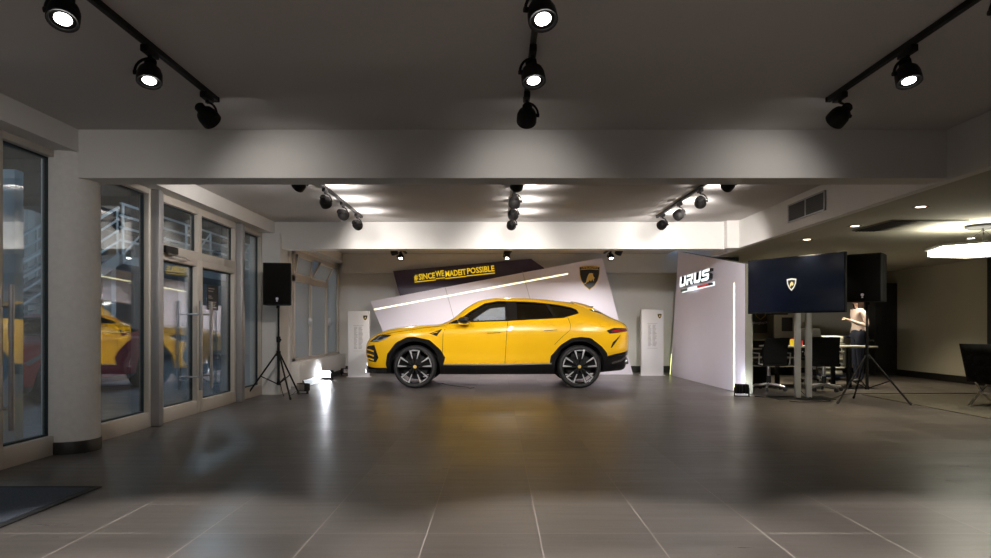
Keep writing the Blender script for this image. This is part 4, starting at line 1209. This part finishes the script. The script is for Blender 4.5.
# the nose of this car (local -x) points at the viewer
SR = [
 S(-1.98, .32, .36, (.50, .36), (.58, .46), (.58, .56), (.52, .62), (.40, .64), .65),
 S(-1.90, .22, .60, (.72, .30), (.76, .45), (.74, .62), (.66, .69), (.48, .72), .735),
 S(-1.65, .18, .68, (.82, .28), (.86, .48), (.84, .72), (.72, .80), (.52, .82), .83),
 S(-1.20, .17, .70, (.86, .28), (.89, .50), (.88, .80), (.76, .88), (.56, .90), .91),
 S(-.80, .17, .70, (.85, .28), (.87, .50), (.87, .82), (.78, .91), (.58, .94), .96),
 S(-.25, .17, .70, (.85, .28), (.86, .50), (.87, .84), (.78, .93), (.58, 1.18), 1.22),
 S(.25, .17, .70, (.85, .28), (.86, .50), (.87, .86), (.79, .95), (.56, 1.27), 1.31),
 S(.80, .17, .70, (.86, .28), (.88, .50), (.89, .88), (.80, .97), (.56, 1.22), 1.27),
 S(1.25, .18, .70, (.87, .29), (.91, .52), (.91, .88), (.80, .98), (.58, 1.06), 1.10),
 S(1.65, .20, .68, (.84, .31), (.88, .52), (.87, .84), (.76, .93), (.58, .97), .985),
 S(1.90, .24, .60, (.74, .34), (.78, .52), (.77, .76), (.68, .85), (.50, .88), .90),
 S(1.98, .34, .40, (.56, .40), (.62, .52), (.62, .70), (.55, .77), (.42, .80), .81),
]
bmr = loft(SR, 70, None, None)
skr = Skin(bmr)
cut = [cyl_cut(x, .33, .40, y0, y1) for x in (-1.20, 1.22) for y0, y1 in ((-1.2, -.52), (.52, 1.2))]
rb = bool_cut('body', bmr.copy(), cut, ['redpaint', 'carblack', 'cardark']); rb.parent = red
RW2 = [(-.66, .955), (-.20, .965), (.9, .985), (1.12, 1.02), (.80, 1.16), (.25, 1.235), (-.20, 1.15)]
for s in (-1, 1):
    b = B(); skr.patch(b, RW2, 'carblack', s, .004, .006, .08); tag(b.build('side_window', red, smooth=60), 'dark side windows')
    b = B(); skr.patch(b, [(-1.78, .60), (-1.45, .735), (-1.40, .70), (-1.72, .56)], 'drl', s, .005, .008, .06); b.build('headlamp', red)
    b = B(); skr.patch(b, [(1.74, .70), (1.93, .70), (1.93, .78), (1.70, .80)], 'taillamp', s, .005, .008, .06); b.build('tail_lamp', red)
    for x in (-1.20, 1.22): wheel(red, x, s * .76, .33, s, 5, .23)
b = B(); skr.patch(b, [(-.85, -.56), (-.22, -.50), (-.22, .50), (-.85, .56)], 'carblack', 1, .004, .004, .08, 'z'); b.build('windscreen', red, smooth=60)
b = B(); b.box(-2.0, -1.97, -.36, .36, .24, .37, 'black_print', .004)
for k in range(9): b.box(-2.003, -2.0, -.29 + k * .065, -.245 + k * .065, .295, .325, 'panelwhite')
b.build('number_plate', red)
b = B(); skr.patch(b, [(-.50, .24), (.50, .24), (.44, .42), (-.44, .42)], 'carblack', -1, .004, .010, .08, 'x'); b.build('grille', red)
bmr.free(); bmc.free()
# ================================================================ lounge and office on the right
# television on a twin-post stand
TL, TR = Vector((4.10, 11.03, 0)), Vector((4.985, 9.66, 0))
tc = (TL + TR) / 2; du = (TR - TL); TW = du.length; du = du.normalized(); dn = Vector((du.y, -du.x, 0))
if dn.y > 0: dn = -dn
rz = math.atan2(du.y, du.x)
tv = empty('television', (tc.x, tc.y, 0), rz); tag(tv, 'large dark blue television showing a small shield emblem', 'television')
z0, z1 = 1.335, 2.205
b = B(); b.box(-TW / 2, TW / 2, .0, .05, z0, z1, 'blackplastic', .006); b.box(-TW * .3, TW * .3, .05, .09, z0 + .15, z1 - .2, 'blackplastic', .01); b.build('casing', tv)
b = B(); b.box(-TW / 2 + .014, TW / 2 - .014, -.003, .001, z0 + .022, z1 - .014, 'screen'); scn = b.build('screen', tv)
b = B(); crest(b, basis((1, 0, 0), (0, 0, 1), (0, -1, 0), (-.02, -.003, (z0 + z1) / 2 + .01)), .185, 'black_print', 'screenlogo', False, .001)
b.bm.free()
b = B(); mt = basis((1, 0, 0), (0, 0, 1), (0, -1, 0), (-.03, -.0032, (z0 + z1) / 2 + .01)); w = .165
def shield2(s): return [(-.5 * s * w, .48 * s * w), (0, .55 * s * w), (.5 * s * w, .48 * s * w), (.45 * s * w, .05 * s * w), (.26 * s * w, -.36 * s * w), (0, -.62 * s * w), (-.26 * s * w, -.36 * s * w), (-.45 * s * w, .05 * s * w)]
b.prism(shield2(1), .0008, 'screenlogo', mt); b.prism(shield2(.74), .0014, 'black_print', mt)
b.prism([(x * w, y * w) for x, y in ((-.20, -.20), (-.12, .10), (.02, .24), (.16, .16), (.22, -.02), (.12, -.14), (-.02, -.10), (-.10, -.24))], .002, 'screengold', mt); b.build('screen_emblem', scn)
st = empty('television_stand', (4.72, 10.62, 0), 0); tag(st, 'twin-post silver floor stand under the television', 'television stand')
for px in (797.5, 808.5):
    x = P(px, 0, 10.62).x - 4.72
    b = B(); b.box(x - .045, x + .045, -.03, .03, .012, 1.62, 'silver', .008); b.build('post', st)
b = B(); b.box(-.38, .52, -.20, .28, 0, .012, 'black', .004); b.build('base_plate', st)
b = B(); b.box(-.22, .32, .03, .09, 1.45, 1.55, 'black', .005); b.build('cross_bar', st)
b = B(); b.box(-.05, .10, -.13, .04, 1.47, 1.53, 'black', .004); b.build('bracket_arm', st)

# cables
def cable(pts, label, r=.006):
    q = []
    pts = [Vector(p) for p in pts]
    for i in range(len(pts) - 1):
        p0 = pts[max(0, i - 1)]; p1 = pts[i]; p2 = pts[i + 1]; p3 = pts[min(len(pts) - 1, i + 2)]
        for k in range(6):
            t = k / 6
            q.append(.5 * ((2 * p1) + (p2 - p0) * t + (2 * p0 - 5 * p1 + 4 * p2 - p3) * t * t + (-p0 + 3 * p1 - 3 * p2 + p3) * t ** 3))
    q.append(pts[-1])
    b = B(); b.tube(q, r, 'rubber', 6); o = b.build('cable'); tag(o, label, 'cable'); return o
cable([(4.15, 10.86, .007), (4.4, 10.5, .007), (4.9, 10.32, .007), (5.3, 10.62, .007), (5.8, 11.2, .007), (6.4, 11.32, .007), (8.6, 11.36, .007)], 'black cable running across the floor in front of the television stand')
cable([(4.75, 10.70, .6), (4.78, 10.72, .2), (4.9, 10.6, .02), (5.05, 10.2, .007), (4.6, 10.05, .007), (4.4, 10.15, .007)], 'black cable dropping between the two television posts')
cable([(-.42, 12.42, .007), (-.50, 12.30, .007), (-.58, 12.55, .007), (-.9, 12.9, .007), (-1.1, 13.4, .007)], 'thin black cable on the floor behind the front wheel of the yellow car', .005)
cable([(-3.5, 10.85, 1.2), (-3.52, 10.82, .6), (-3.45, 10.9, .02), (-3.38, 11.15, .007), (-3.5, 11.9, .007), (-3.55, 14.0, .007)], 'black cable trailing from the left loudspeaker along the wall')

# bulkhead vent, lowered ceiling fittings
e = empty('air_vent', (4.0, 8.72, 2.5)); tag(e, 'dark louvred air vent in the white bulkhead above the television', 'air vent')
b = B(); b.box(-.012, .0, -.50, .50, .06, .275, 'ventdark'); b.build('backing', e)
b = B()
for (a, c, z, zz) in ((-.52, -.495, .045, .29), (.495, .52, .045, .29), (-.52, .52, .045, .062), (-.52, .52, .273, .29), (-.012, .012, .05, .285)): b.box(-.022, 0, a, c, z, zz, 'postgrey')
b.build('frame', e)
b = B()
for k in range(9): b.box(-.018, -.006, -.5, .5, .072 + k * .022, .081 + k * .022, 'black', 0)
b.build('louvres', e)
for px, py, lab in ((920.8, 206.8, 'recessed downlight nearest the viewer in the lowered ceiling'), (855, 226, 'recessed downlight between the air grille and the bulkhead'), (807, 239.5, 'recessed downlight above the television'), (971, 238.3, 'recessed downlight beside the pendant lamp cord')):
    Y = 1.3 * FPX / (326.5 - py); x = (px - 497) / FPX * Y
    e = empty('ceiling_light', (x, Y, 2.43)); tag(e, lab, 'downlight', 'recessed downlights')
    b = B(); b.lathe([(.050, -.002), (.085, -.004), (.088, 0), (.05, .0)], 'acframe', None, 24); b.build('trim_ring', e)
    b = B(); b.lathe([(0, -.0015), (.06, -.0015), (.06, .0), (0, 0)], 'downlight', None, 24); b.build('lamp', e)
    spot('beam', e, (0, 0, -.02), (0, 0, -1), P_DOWN, 100, .8, (1, .86, .62), .05)
e = empty('ceiling_air_unit', (5.25, 8.67, 2.43)); tag(e, 'square air conditioning cassette in the lowered ceiling', 'air conditioner')
b = B(); b.box(-.45, .50, -.46, .46, -.012, 0, 'acframe', .004); b.build('frame', e)
b = B(); b.box(-.42, -.12, -.43, .43, -.016, -.01, 'ventdark')
for k in range(6): b.box(-.41 + k * .047, -.39 + k * .047, -.45, .45, -.020, -.014, 'black')
b.build('intake_grille', e)
b = B(); b.box(-.08, .46, -.43, .43, -.018, -.01, 'ventpale', .003); b.build('cover_panel', e)
for x, Y, lab in ((4.64, 5.9, 'recessed downlight in the lowered ceiling just outside the right picture edge'), (4.64, 4.1, 'recessed downlight in the lowered ceiling beside the viewer'), (5.6, 13.25, 'added unseen recessed downlight over the left end of the office table'), (6.5, 13.5, 'added unseen recessed downlight over the middle of the office table'), (7.42, 13.3, 'added unseen recessed downlight over the right end of the office table')):  # the three over the table are added out of sight to brighten the office
    e = empty('ceiling_light', (x, Y, 2.43)); tag(e, lab, 'downlight', 'recessed downlights')
    b = B(); b.lathe([(.050, -.002), (.085, -.004), (.088, 0), (.05, .0)], 'acframe', None, 24); b.build('trim_ring', e)
    b = B(); b.lathe([(0, -.0015), (.06, -.0015), (.06, .0), (0, 0)], 'downlight', None, 24); b.build('lamp', e)
    spot('beam', e, (0, 0, -.02), (0, 0, -1), P_DOWN * (.14 if Y < 6 else 1.8), 110, .8, (1, .86, .62), .05)
# pendant
e = empty('pendant_lamp', (6.23, 8.65, 2.43)); tag(e, 'glowing hexagonal pendant lamp over the lounge', 'pendant lamp')
b = B(); b.lathe([(0, 0), (.20, 0), (.20, -.03), (.17, -.045), (0, -.045)], 'black', None, 24); b.build('ceiling_rose', e)
b = B(); b.tube([(0, 0, -.04), (.0, .0, -.29)], .006, 'black', 6)
for k in range(3):
    a = k * 2.094; b.tube([(0, 0, -.06), (.30 * math.cos(a), .30 * math.sin(a), -.27)], .003, 'black', 5)
b.build('cord', e)
hexa = [(.66 * math.cos(math.radians(60 * k + 12)), .66 * math.sin(math.radians(60 * k + 12))) for k in range(6)]
b = B(); b.prism([(x * .94, y * .94) for x, y in hexa], -.075, 'pendant', Matrix.Translation((0, 0, -.285))); b.build('diffuser', e)
b = B()
for k in range(6):
    p, q = hexa[k], hexa[(k + 1) % 6]
    b.tube([(p[0], p[1], -.272), (q[0], q[1], -.272)], .012, 'acframe', 6)
    b.tube([(p[0] * .95, p[1] * .95, -.365), (q[0] * .95, q[1] * .95, -.365)], .007, 'acframe', 6)
b.build('rim_frame', e)

# rug and tufted lounge chair
b = B(); b.box(6.02, 9.1, 6.6, 11.15, 0, .012, 'rug', .004); tag(b.build('rug'), 'beige rug under the tufted lounge chair on the right', 'rug')
ch = empty('lounge_chair', (7.10, 9.38, .012), math.radians(120)); tag(ch, 'black tufted leather lounge chair with crossed legs at the right edge', 'lounge chair')
def tufted(w, l, t, nu, nv, mtx, name, parent):
    """cushion in local XY (w by l), thickness t along +Z, buttoned on both faces"""
    b = B(); N = 5
    def hgt(u, v):
        e_ = min(1, 7 * min(u, 1 - u)) ** .5 * min(1, 7 * min(v, 1 - v)) ** .5
        q = abs(math.sin(math.pi * u * nu)) ** .5 * abs(math.sin(math.pi * v * nv)) ** .5
        return t / 2 * e_ * (.62 + .38 * q)
    nu_, nv_ = nu * N, nv * N
    top = [[mtx @ Vector(((i / nu_ - .5) * w, (j / nv_ - .5) * l, t / 2 + hgt(i / nu_, j / nv_))) for j in range(nv_ + 1)] for i in range(nu_ + 1)]
    bot = [[mtx @ Vector(((i / nu_ - .5) * w, (j / nv_ - .5) * l, t / 2 - hgt(i / nu_, j / nv_))) for j in range(nv_ + 1)] for i in range(nu_ + 1)]
    b.grid(top, 'leather'); b.grid(bot, 'leather')
    bmesh.ops.remove_doubles(b.bm, verts=b.bm.verts, dist=.0005)
    for i in range(1, nu):
        for j in range(1, nv):
            for sgn in (-1, 1):
                b.lathe([(0, .012), (.010, .008), (.012, 0)], 'leather', mtx @ Matrix.Translation(((i / nu - .5) * w, (j / nv - .5) * l, t / 2 + sgn * hgt(i / nu, j / nv))) @ (Matrix.Identity(4) if sgn > 0 else Matrix.Rotation(math.pi, 4, 'X')), 8)
    return b.build(name, parent, smooth=80)
# local: faces -Y (towards viewer is its front) ; width along X
tufted(.74, .58, .13, 5, 4, Matrix.Translation((0, -.05, .33)) @ Matrix.Rotation(math.radians(-8), 4, 'X'), 'seat_cushion', ch)
tufted(.74, .58, .12, 5, 4, Matrix.Translation((0, .42, .61)) @ Matrix.Rotation(math.radians(68), 4, 'X') @ Matrix.Translation((0, 0, -.06)), 'back_cushion', ch)
for s in (-1, 1):
    b = B(); x = s * .31
    arc1 = [(x, .50 - .0 , .93)] 
    c1 = [Vector((x, .44, .76)), Vector((x, .36, .56)), Vector((x, .22, .34)), Vector((x, .0, .17)), Vector((x, -.20, .06)), Vector((x, -.34, .012))]
    c2 = [Vector((x, -.36, .36)), Vector((x, -.15, .30)), Vector((x, .06, .20)), Vector((x, .26, .08)), Vector((x, .38, .012))]
    for c in (c1, c2):
        q = []
        for i in range(len(c) - 1):
            for k in range(4): q.append(c[i].lerp(c[i + 1], k / 4))
        q.append(c[-1])
        rows = []
        for i, p in enumerate(q):
            t = (q[min(len(q) - 1, i + 1)] - q[max(0, i - 1)]).normalized(); n = Vector((1, 0, 0)).cross(t) * .006
            rows.append([p + n + Vector((.017, 0, 0)), p + n - Vector((.017, 0, 0)), p - n - Vector((.017, 0, 0)), p - n + Vector((.017, 0, 0))])
        vv = b.grid(rows, 'chrome', True)
        b.bm.faces.new(vv[0]); b.bm.faces.new(list(reversed(vv[-1])))
    b.build('leg', ch)
b = B(); b.box(-.31, .31, .04, .08, .165, .18, 'chrome'); b.box(-.31, .31, .40, .43, .68, .695, 'chrome'); b.build('cross_rail', ch)
# dark door in the right wall
struct(boxobj('door_3', 9.22, 9.30, 11.2, 12.70, 0, 2.43, 'darkwall', bev=.004), 'dark tall door in the beige wall at the right edge', 'door')
e = empty('tall_cabinet', (9.03, 15.65, 0)); tag(e, 'tall black cabinet in the back corner behind the right loudspeaker', 'cabinet')
b = B(); b.box(-.26, .25, .02, .7, 0, 2.14, 'darkwall', .004); b.build('body', e)
b = B(); b.box(-.255, .245, 0, .02, .06, 2.13, 'base', .003); dd = b.build('door', e)
b = B(); b.tube([(-.22, -.03, .95), (-.22, -.03, 1.15)], .008, 'black'); b.box(-.225, -.215, -.03, 0, .97, .98, 'black'); b.box(-.225, -.215, -.03, 0, 1.12, 1.13, 'black'); b.build('handle', dd)

# office: table
tb = empty('office_table', (6.15, 12.9, 0)); tag(tb, 'pale topped office table behind the television', 'table')
b = B(); b.box(-1.0, .92, -.38, .38, .735, .765, 'tabletop', .005); b.build('tabletop', tb)
for x, y in ((-.92, -.30), (-.92, .30), (.42, -.30), (.42, .30)):
    b = B(); b.box(x - .035, x + .035, y - .035, y + .035, 0, .735, 'black', .004); b.build('leg', tb)
b = B(); b.box(-.92, .42, -.02, .02, .66, .72, 'black', .004); b.build('under_rail', tb)
def office_chair(x, y, rz, label, ht=.98, ribbed=False):
    e = empty('office_chair', (x, y, 0), rz); tag(e, label, 'office chair', 'black office chairs around the table')
    b = B(); b.box(-.24, .24, -.24, .24, .44, .50, 'leather' if ribbed else 'mesh_black', .025); b.build('seat', e)
    b = B(); rows = []
    zb = .50
    n = 14
    for k in range(n + 1):
        t = k / n; z = zb + t * (ht - zb); yy = -.24 - .10 * t + .05 * math.sin(t * math.pi)
        bulge = (.012 * abs(math.sin(t * math.pi * 6)) if ribbed else 0)
        rows.append([Vector((-.22, yy + .02, z)), Vector((0, yy - .02, z)), Vector((.22, yy + .02, z)), Vector((.22, yy + .05 + bulge, z)), Vector((0, yy + .015 + bulge, z)), Vector((-.22, yy + .05 + bulge, z))])
    vv = b.grid(rows, 'leather' if ribbed else 'mesh_black', True); b.bm.faces.new(vv[0]); b.bm.faces.new(list(reversed(vv[-1]))); b.build('backrest', e)
    for s in (-1, 1):
        b = B(); b.tube([(s * .24, -.22, .47), (s * .29, -.18, .48), (s * .29, -.20, .66), (s * .29, .12, .67), (s * .29, .16, .62)], .013, 'steel', 8); b.build('armrest', e)
    b = B(); b.tube([(0, 0, .10), (0, 0, .44)], .028, 'steel', 12); b.tube([(0, 0, .10), (0, 0, .26)], .038, 'black', 12); b.build('gas_column', e)
    for k in range(5):
        a = 2 * math.pi * k / 5 + .3; c, s = math.cos(a), math.sin(a)
        b = B(); b.tube([(0, 0, .12), (.29 * c, .29 * s, .075)], [.026, .016], 'steel', 8); lg = b.build('leg', e)
        b = B(); m = axis_matrix((-s, c, 0), (.29 * c, .29 * s, .034)); b.lathe([(0, -.02), (.034, -.02), (.034, .02), (0, .02)], 'rubber', m, 14); b.build('caster', lg)
    return e
office_chair(4.82, 11.97, math.radians(8), 'black mesh office chair left of the television posts', .93)
office_chair(5.74, 11.85, math.radians(-20), 'black mesh office chair just right of the television posts', .95)
office_chair(6.45, 13.72, math.radians(176), 'black ribbed leather office chair on the far side of the table', 1.09, True)
# things on the table
b = B(); b.box(5.54, 5.62, 12.7, 12.78, .765, .89, 'signyellow', .006); b.box(5.55, 5.61, 12.71, 12.77, .89, .90, 'red_print', .002); tag(b.build('drink_carton'), 'small yellow carton on the office table', 'carton')
b = B(); b.lathe([(0, 0), (.045, 0), (.05, .10), (.046, .10), (.042, .01), (0, .01)], 'red_print', Matrix.Translation((5.72, 12.74, .765)), 16); tag(b.build('mug'), 'red mug on the office table', 'mug')
b = B(); b.box(5.18, 5.48, 12.70, 13.0, .765, .82, 'black_print', .01); tag(b.build('document_case'), 'black flat case on the office table', 'case')
# shelf rack with white bundles
e = empty('shelf_rack', (6.98, 14.2, 0)); tag(e, 'low white shelf rack behind the table beside the person', 'shelf')
b = B(); b.box(-.25, .25, -.20, .20, .08, .12, 'screen'); b.build('base', e)
for z in (.26, .44, .60, .76):
    b = B(); b.box(-.24, .24, -.19, .19, z, z + .025, 'whitecloth', .004); b.build('shelf', e)
for x in (-.24, .225):
    b = B(); b.box(x, x + .016, .0, .19, 0, .79, 'acframe'); b.build('side_frame', e)
def bundle(x, y, z, w, d, h, label, m='whitecloth'):
    b = B(); random.seed(int(z * 100))
    b.box(-w / 2, w / 2, -d / 2, d / 2, 0, h, m, min(h * .3, .03))
    for v in b.bm.verts:
        if v.co.z > .01: v.co += Vector((random.uniform(-.008, .008), random.uniform(-.008, .008), random.uniform(-.006, .006)))
    o = b.build('paper_bundle', loc=(x, y, z), smooth=60); tag(o, label, 'paper bundle'); return o
bundle(6.98, 14.2, .785, .46, .36, .15, 'white plastic wrapped bundle on top of the low shelf rack')
bundle(6.97, 14.2, .625, .44, .34, .09, 'white bundle on the highest shelf below the rack top')
bundle(6.98, 14.2, .465, .44, .34, .09, 'white bundle on the middle shelf of the rack')
bundle(6.98, 14.2, .285, .44, .34, .10, 'white bundle on the low shelf of the rack')
bundle(6.98, 14.2, .12, .44, .34, .10, 'white bundle on the base board of the rack')
# back counter with shelves and coffee machine
e = empty('sideboard', (5.68, 15.8, 0)); tag(e, 'dark sideboard with pale open shelves at the back', 'sideboard')
b = B(); b.box(-.75, 1.2, -.30, .30, .80, .84, 'acframe', .003); b.build('worktop', e)
b = B()
for x in (-.75, .0, 1.18): b.box(x, x + .02, -.28, .30, 0, .80, 'darkwall')
b.box(-.75, 1.2, .28, .30, 0, .80, 'darkwall'); b.build('carcass', e)
for z in (.20, .40, .60):
    b = B(); b.box(-.73, 1.18, -.27, .28, z, z + .025, 'beigeplastic'); b.build('shelf', e)
e = empty('coffee_machine', (6.64, 15.8, .84)); tag(e, 'beige machine with a dark front on the sideboard', 'coffee machine')
b = B(); b.box(-.24, .22, -.20, .20, 0, .56, 'beigeplastic', .02); b.build('housing', e)
b = B(); b.box(-.06, .19, -.212, -.19, .18, .50, 'black_print', .006); b.build('dark_front', e)
b = B(); b.box(-.10, .20, -.30, -.18, .0, .03, 'black', .004); b.build('drip_tray', e)
# wall sign
e = empty('wall_sign', (5.85, 16.54, 1.62)); tag(e, 'dark wall board with gold shield outline and small lettering', 'sign')
e.location = (6.50, 16.54, 1.22); b = B(); b.box(-.55, .62, -.02, 0, -.25, .90, 'darkwall'); b.build('board', e)
b = B(); m = FACE((-.05, -.02, .0))
b.text('Lamborghini Praha', .085, 'panelwhite', m, .003, .002, .60)
o_ = [(-.14, .30), (0, .33), (.14, .30), (.11, .17), (0, .08), (-.11, .17)]
for p, q in zip(o_, o_[1:] + o_[:1]):
    b.tube([m @ Vector((p[0], p[1], .002)), m @ Vector((q[0], q[1], .002))], .008, 'gold', 6)
b.build('lettering', e)
# bass box at the left
e = empty('subwoofer', (4.80, 12.64, 0)); tag(e, 'black bass box on the floor behind the side panel', 'loudspeaker')
b = B(); b.box(-.21, .17, -.2, .2, .015, .40, 'blackplastic', .012); b.build('cabinet', e)
b = B(); b.box(-.19, .15, -.212, -.198, .035, .38, 'mesh_black', .004); b.build('grille', e)
for sx in (-1, 1):
    for sy in (-1, 1):
        b = B(); b.tube([(sx * .15 - .02, sy * .15, 0), (sx * .15 - .02, sy * .15, .02)], .02, 'rubber'); b.build('rubber_foot', e)
# ---------------------------------------------------------------- person
def person():
    e = empty('person', (7.36, 13.75, 0), 0); tag(e, 'person in pale pink sweater and dark jeans standing behind the table', 'person')
    V = []; E = []; R = []
    def v(p, r): V.append(Vector(p)); R.append(r if isinstance(r, tuple) else (r, r)); return len(V) - 1
    def chain(i, pts):
        for p, r in pts:
            j = v(p, r); E.append((i, j)); i = j
        return i
    # faces -X, torso turned a little towards the viewer's left
    pel = v((0, 0, .98), (.135, .155))
    wa = chain(pel, [((.01, 0, 1.12), (.115, .135)), ((0, 0, 1.28), (.125, .15)), ((-.005, 0, 1.42), (.12, .15))])
    nk = chain(wa, [((-.015, 0, 1.50), .062), ((-.02, 0, 1.56), .052), ((-.03, 0, 1.62), .060)])
    for s in (-1, 1):
        h = chain(pel, [((0, s * .09, .90), .105), ((-.02, s * .10, .70), .085), ((-.025, s * .10, .50), .062), ((.0, s * .10, .34), .060), ((.02, s * .10, .11), .040), ((-.02, s * .105, .05), .042), ((-.12, s * .11, .035), .036), ((-.18, s * .11, .03), .026)])
    def arm(s, pts):
        i = chain(wa, pts[:-1]); return i
    for s in (-1, 1):
        if s < 0: pts = [((.0, s * .15, 1.44), .066), ((.01, s * .20, 1.38), .056), ((.06, s * .24, 1.14), .045), ((-.12, s * .22, 1.19), .040), ((-.30, s * .19, 1.265), .028)]
        else: pts = [((.0, s * .15, 1.44), .066), ((.01, s * .20, 1.38), .056), ((.04, s * .24, 1.14), .045), ((.0, s * .24, 1.02), .038), ((-.05, s * .23, .90), .028)]
        i = chain(wa, pts)
        w = Vector(pts[-1][0])
        pm = chain(i, [(w + Vector((-.045, 0, .015)), (.020, .034))])
        pmv = V[pm]
        for k, (dy, L) in enumerate(((-.030, .062), (-.010, .072), (.010, .068), (.028, .052))):
            q = pmv + Vector((-.03, dy, .0))
            chain(pm, [(q, .0095), (q + Vector((-L * .5, dy * .1, -.004)), .0085), (q + Vector((-L * .85, 0, -.022)), .007)])
        q = pmv + Vector((.0, -s * -.0 + (.034 if s < 0 else -.034), .012))
        chain(pm, [(q, .0105), (q + Vector((-.03, .012 if s < 0 else -.012, .012)), .009), (q + Vector((-.055, .014 if s < 0 else -.014, .010)), .0075)])
    me = bpy.data.meshes.new('body'); me.from_pydata(V, E, [])
    o = bpy.data.objects.new('body', me); COL.objects.link(o)
    md = o.modifiers.new('skin', 'SKIN'); md.use_smooth_shade = True
    for k, sv in enumerate(me.skin_vertices[0].data):
        sv.radius = R[k]; sv.use_root = (k == 0)
    sb = o.modifiers.new('sub', 'SUBSURF'); sb.levels = 2; sb.render_levels = 2
    dg = bpy.context.evaluated_depsgraph_get()
    m2 = bpy.data.meshes.new_from_object(o.evaluated_get(dg))
    bpy.data.objects.remove(o)
    b = B(); b.merge_mesh(m2, 'skin')
    # head with brow, nose, chin, ears
    hb = bmesh.new(); bmesh.ops.create_uvsphere(hb, u_segments=24, v_segments=16, radius=1.0)
    for vt in hb.verts:
        x, y, z = vt.co
        nx, ny, nz = x * .098, y * .076, z * .118
        if z < 0: nx *= 1 - .18 * (-z) * (1 if x < 0 else 1.6); ny *= 1 - .30 * (-z)
        if x < -.6:
            if abs(y) < .25 and -.35 < z < .12: nx -= .026 * (1 - abs(y) / .25) * (1 - (z + .35) / .5 * .6)     # nose
            if .08 < z < .3 and .15 < abs(y) < .6: nx += .010                                             # eye sockets
            if -.62 < z < -.45 and abs(y) < .35: nx -= .006                                              # lips
        vt.co = Vector((nx - .04, ny, nz + 1.685))
    hm = bpy.data.meshes.new('head'); hb.to_mesh(hm); hb.free()
    b.merge_mesh(hm, 'skin')
    for s in (-1, 1):
        b.lathe([(0, -.008), (.022, -.006), (.028, .004), (.016, .010), (0, .004)], 'skin', basis((.8, 0, .2), (0, 0, 1.2), (0, s, 0), (-.025, s * .074, 1.68)), 12)
    o = b.build('body', e, smooth=70)
    me = o.data
    for k in ('sweater', 'jeans', 'shoe'): me.materials.append(M[k])
    for p in me.polygons:
        c = p.center
        hand = c.x < -.305 and 1.0 < c.z < 1.4
        if c.z < .075: p.material_index = 3
        elif c.z < 1.06 and not (abs(c.y) > .175 and c.z > 1.0): p.material_index = 2
        elif c.z < 1.515 and not hand: p.material_index = 1
    for s in (-1, 1):
        b = B(); m = basis((0, 1, 0), (0, 0, 1), (-1, 0, 0), (-.116, s * .030, 1.702))
        b.lathe([(0, .004), (.006, .0035), (.012, 0)], 'panelwhite', m, 10); b.lathe([(0, .0055), (.005, .005), (.0055, .003)], 'black_print', m, 10); b.build('eye', e)
    # long dark hair
    b = B(); rows = []
    for k in range(15):
        t = k / 14; z = 1.81 - t * .46
        rr = .098 * math.sin(min(1, t * 3.2 + .08) * math.pi / 2) * (1.12 if t < .5 else 1.12 - (t - .5) * .5)
        row = []
        for j in range(13):
            a = math.radians(-112 + 224 * j / 12)
            row.append(Vector((-.025 + rr * 1.12 * math.cos(a) + .02 * t, rr * .95 * math.sin(a), z + .008 * math.sin(j * 2.3))))
        inner = [Vector((p.x * .90 - .004, p.y * .88, p.z)) for p in reversed(row)]
        rows.append(row + inner)
    vv = b.grid(rows, 'hair', True); b.bm.faces.new(vv[0]); b.bm.faces.new(list(reversed(vv[-1])))
    b.build('hair', e, smooth=80)
person()
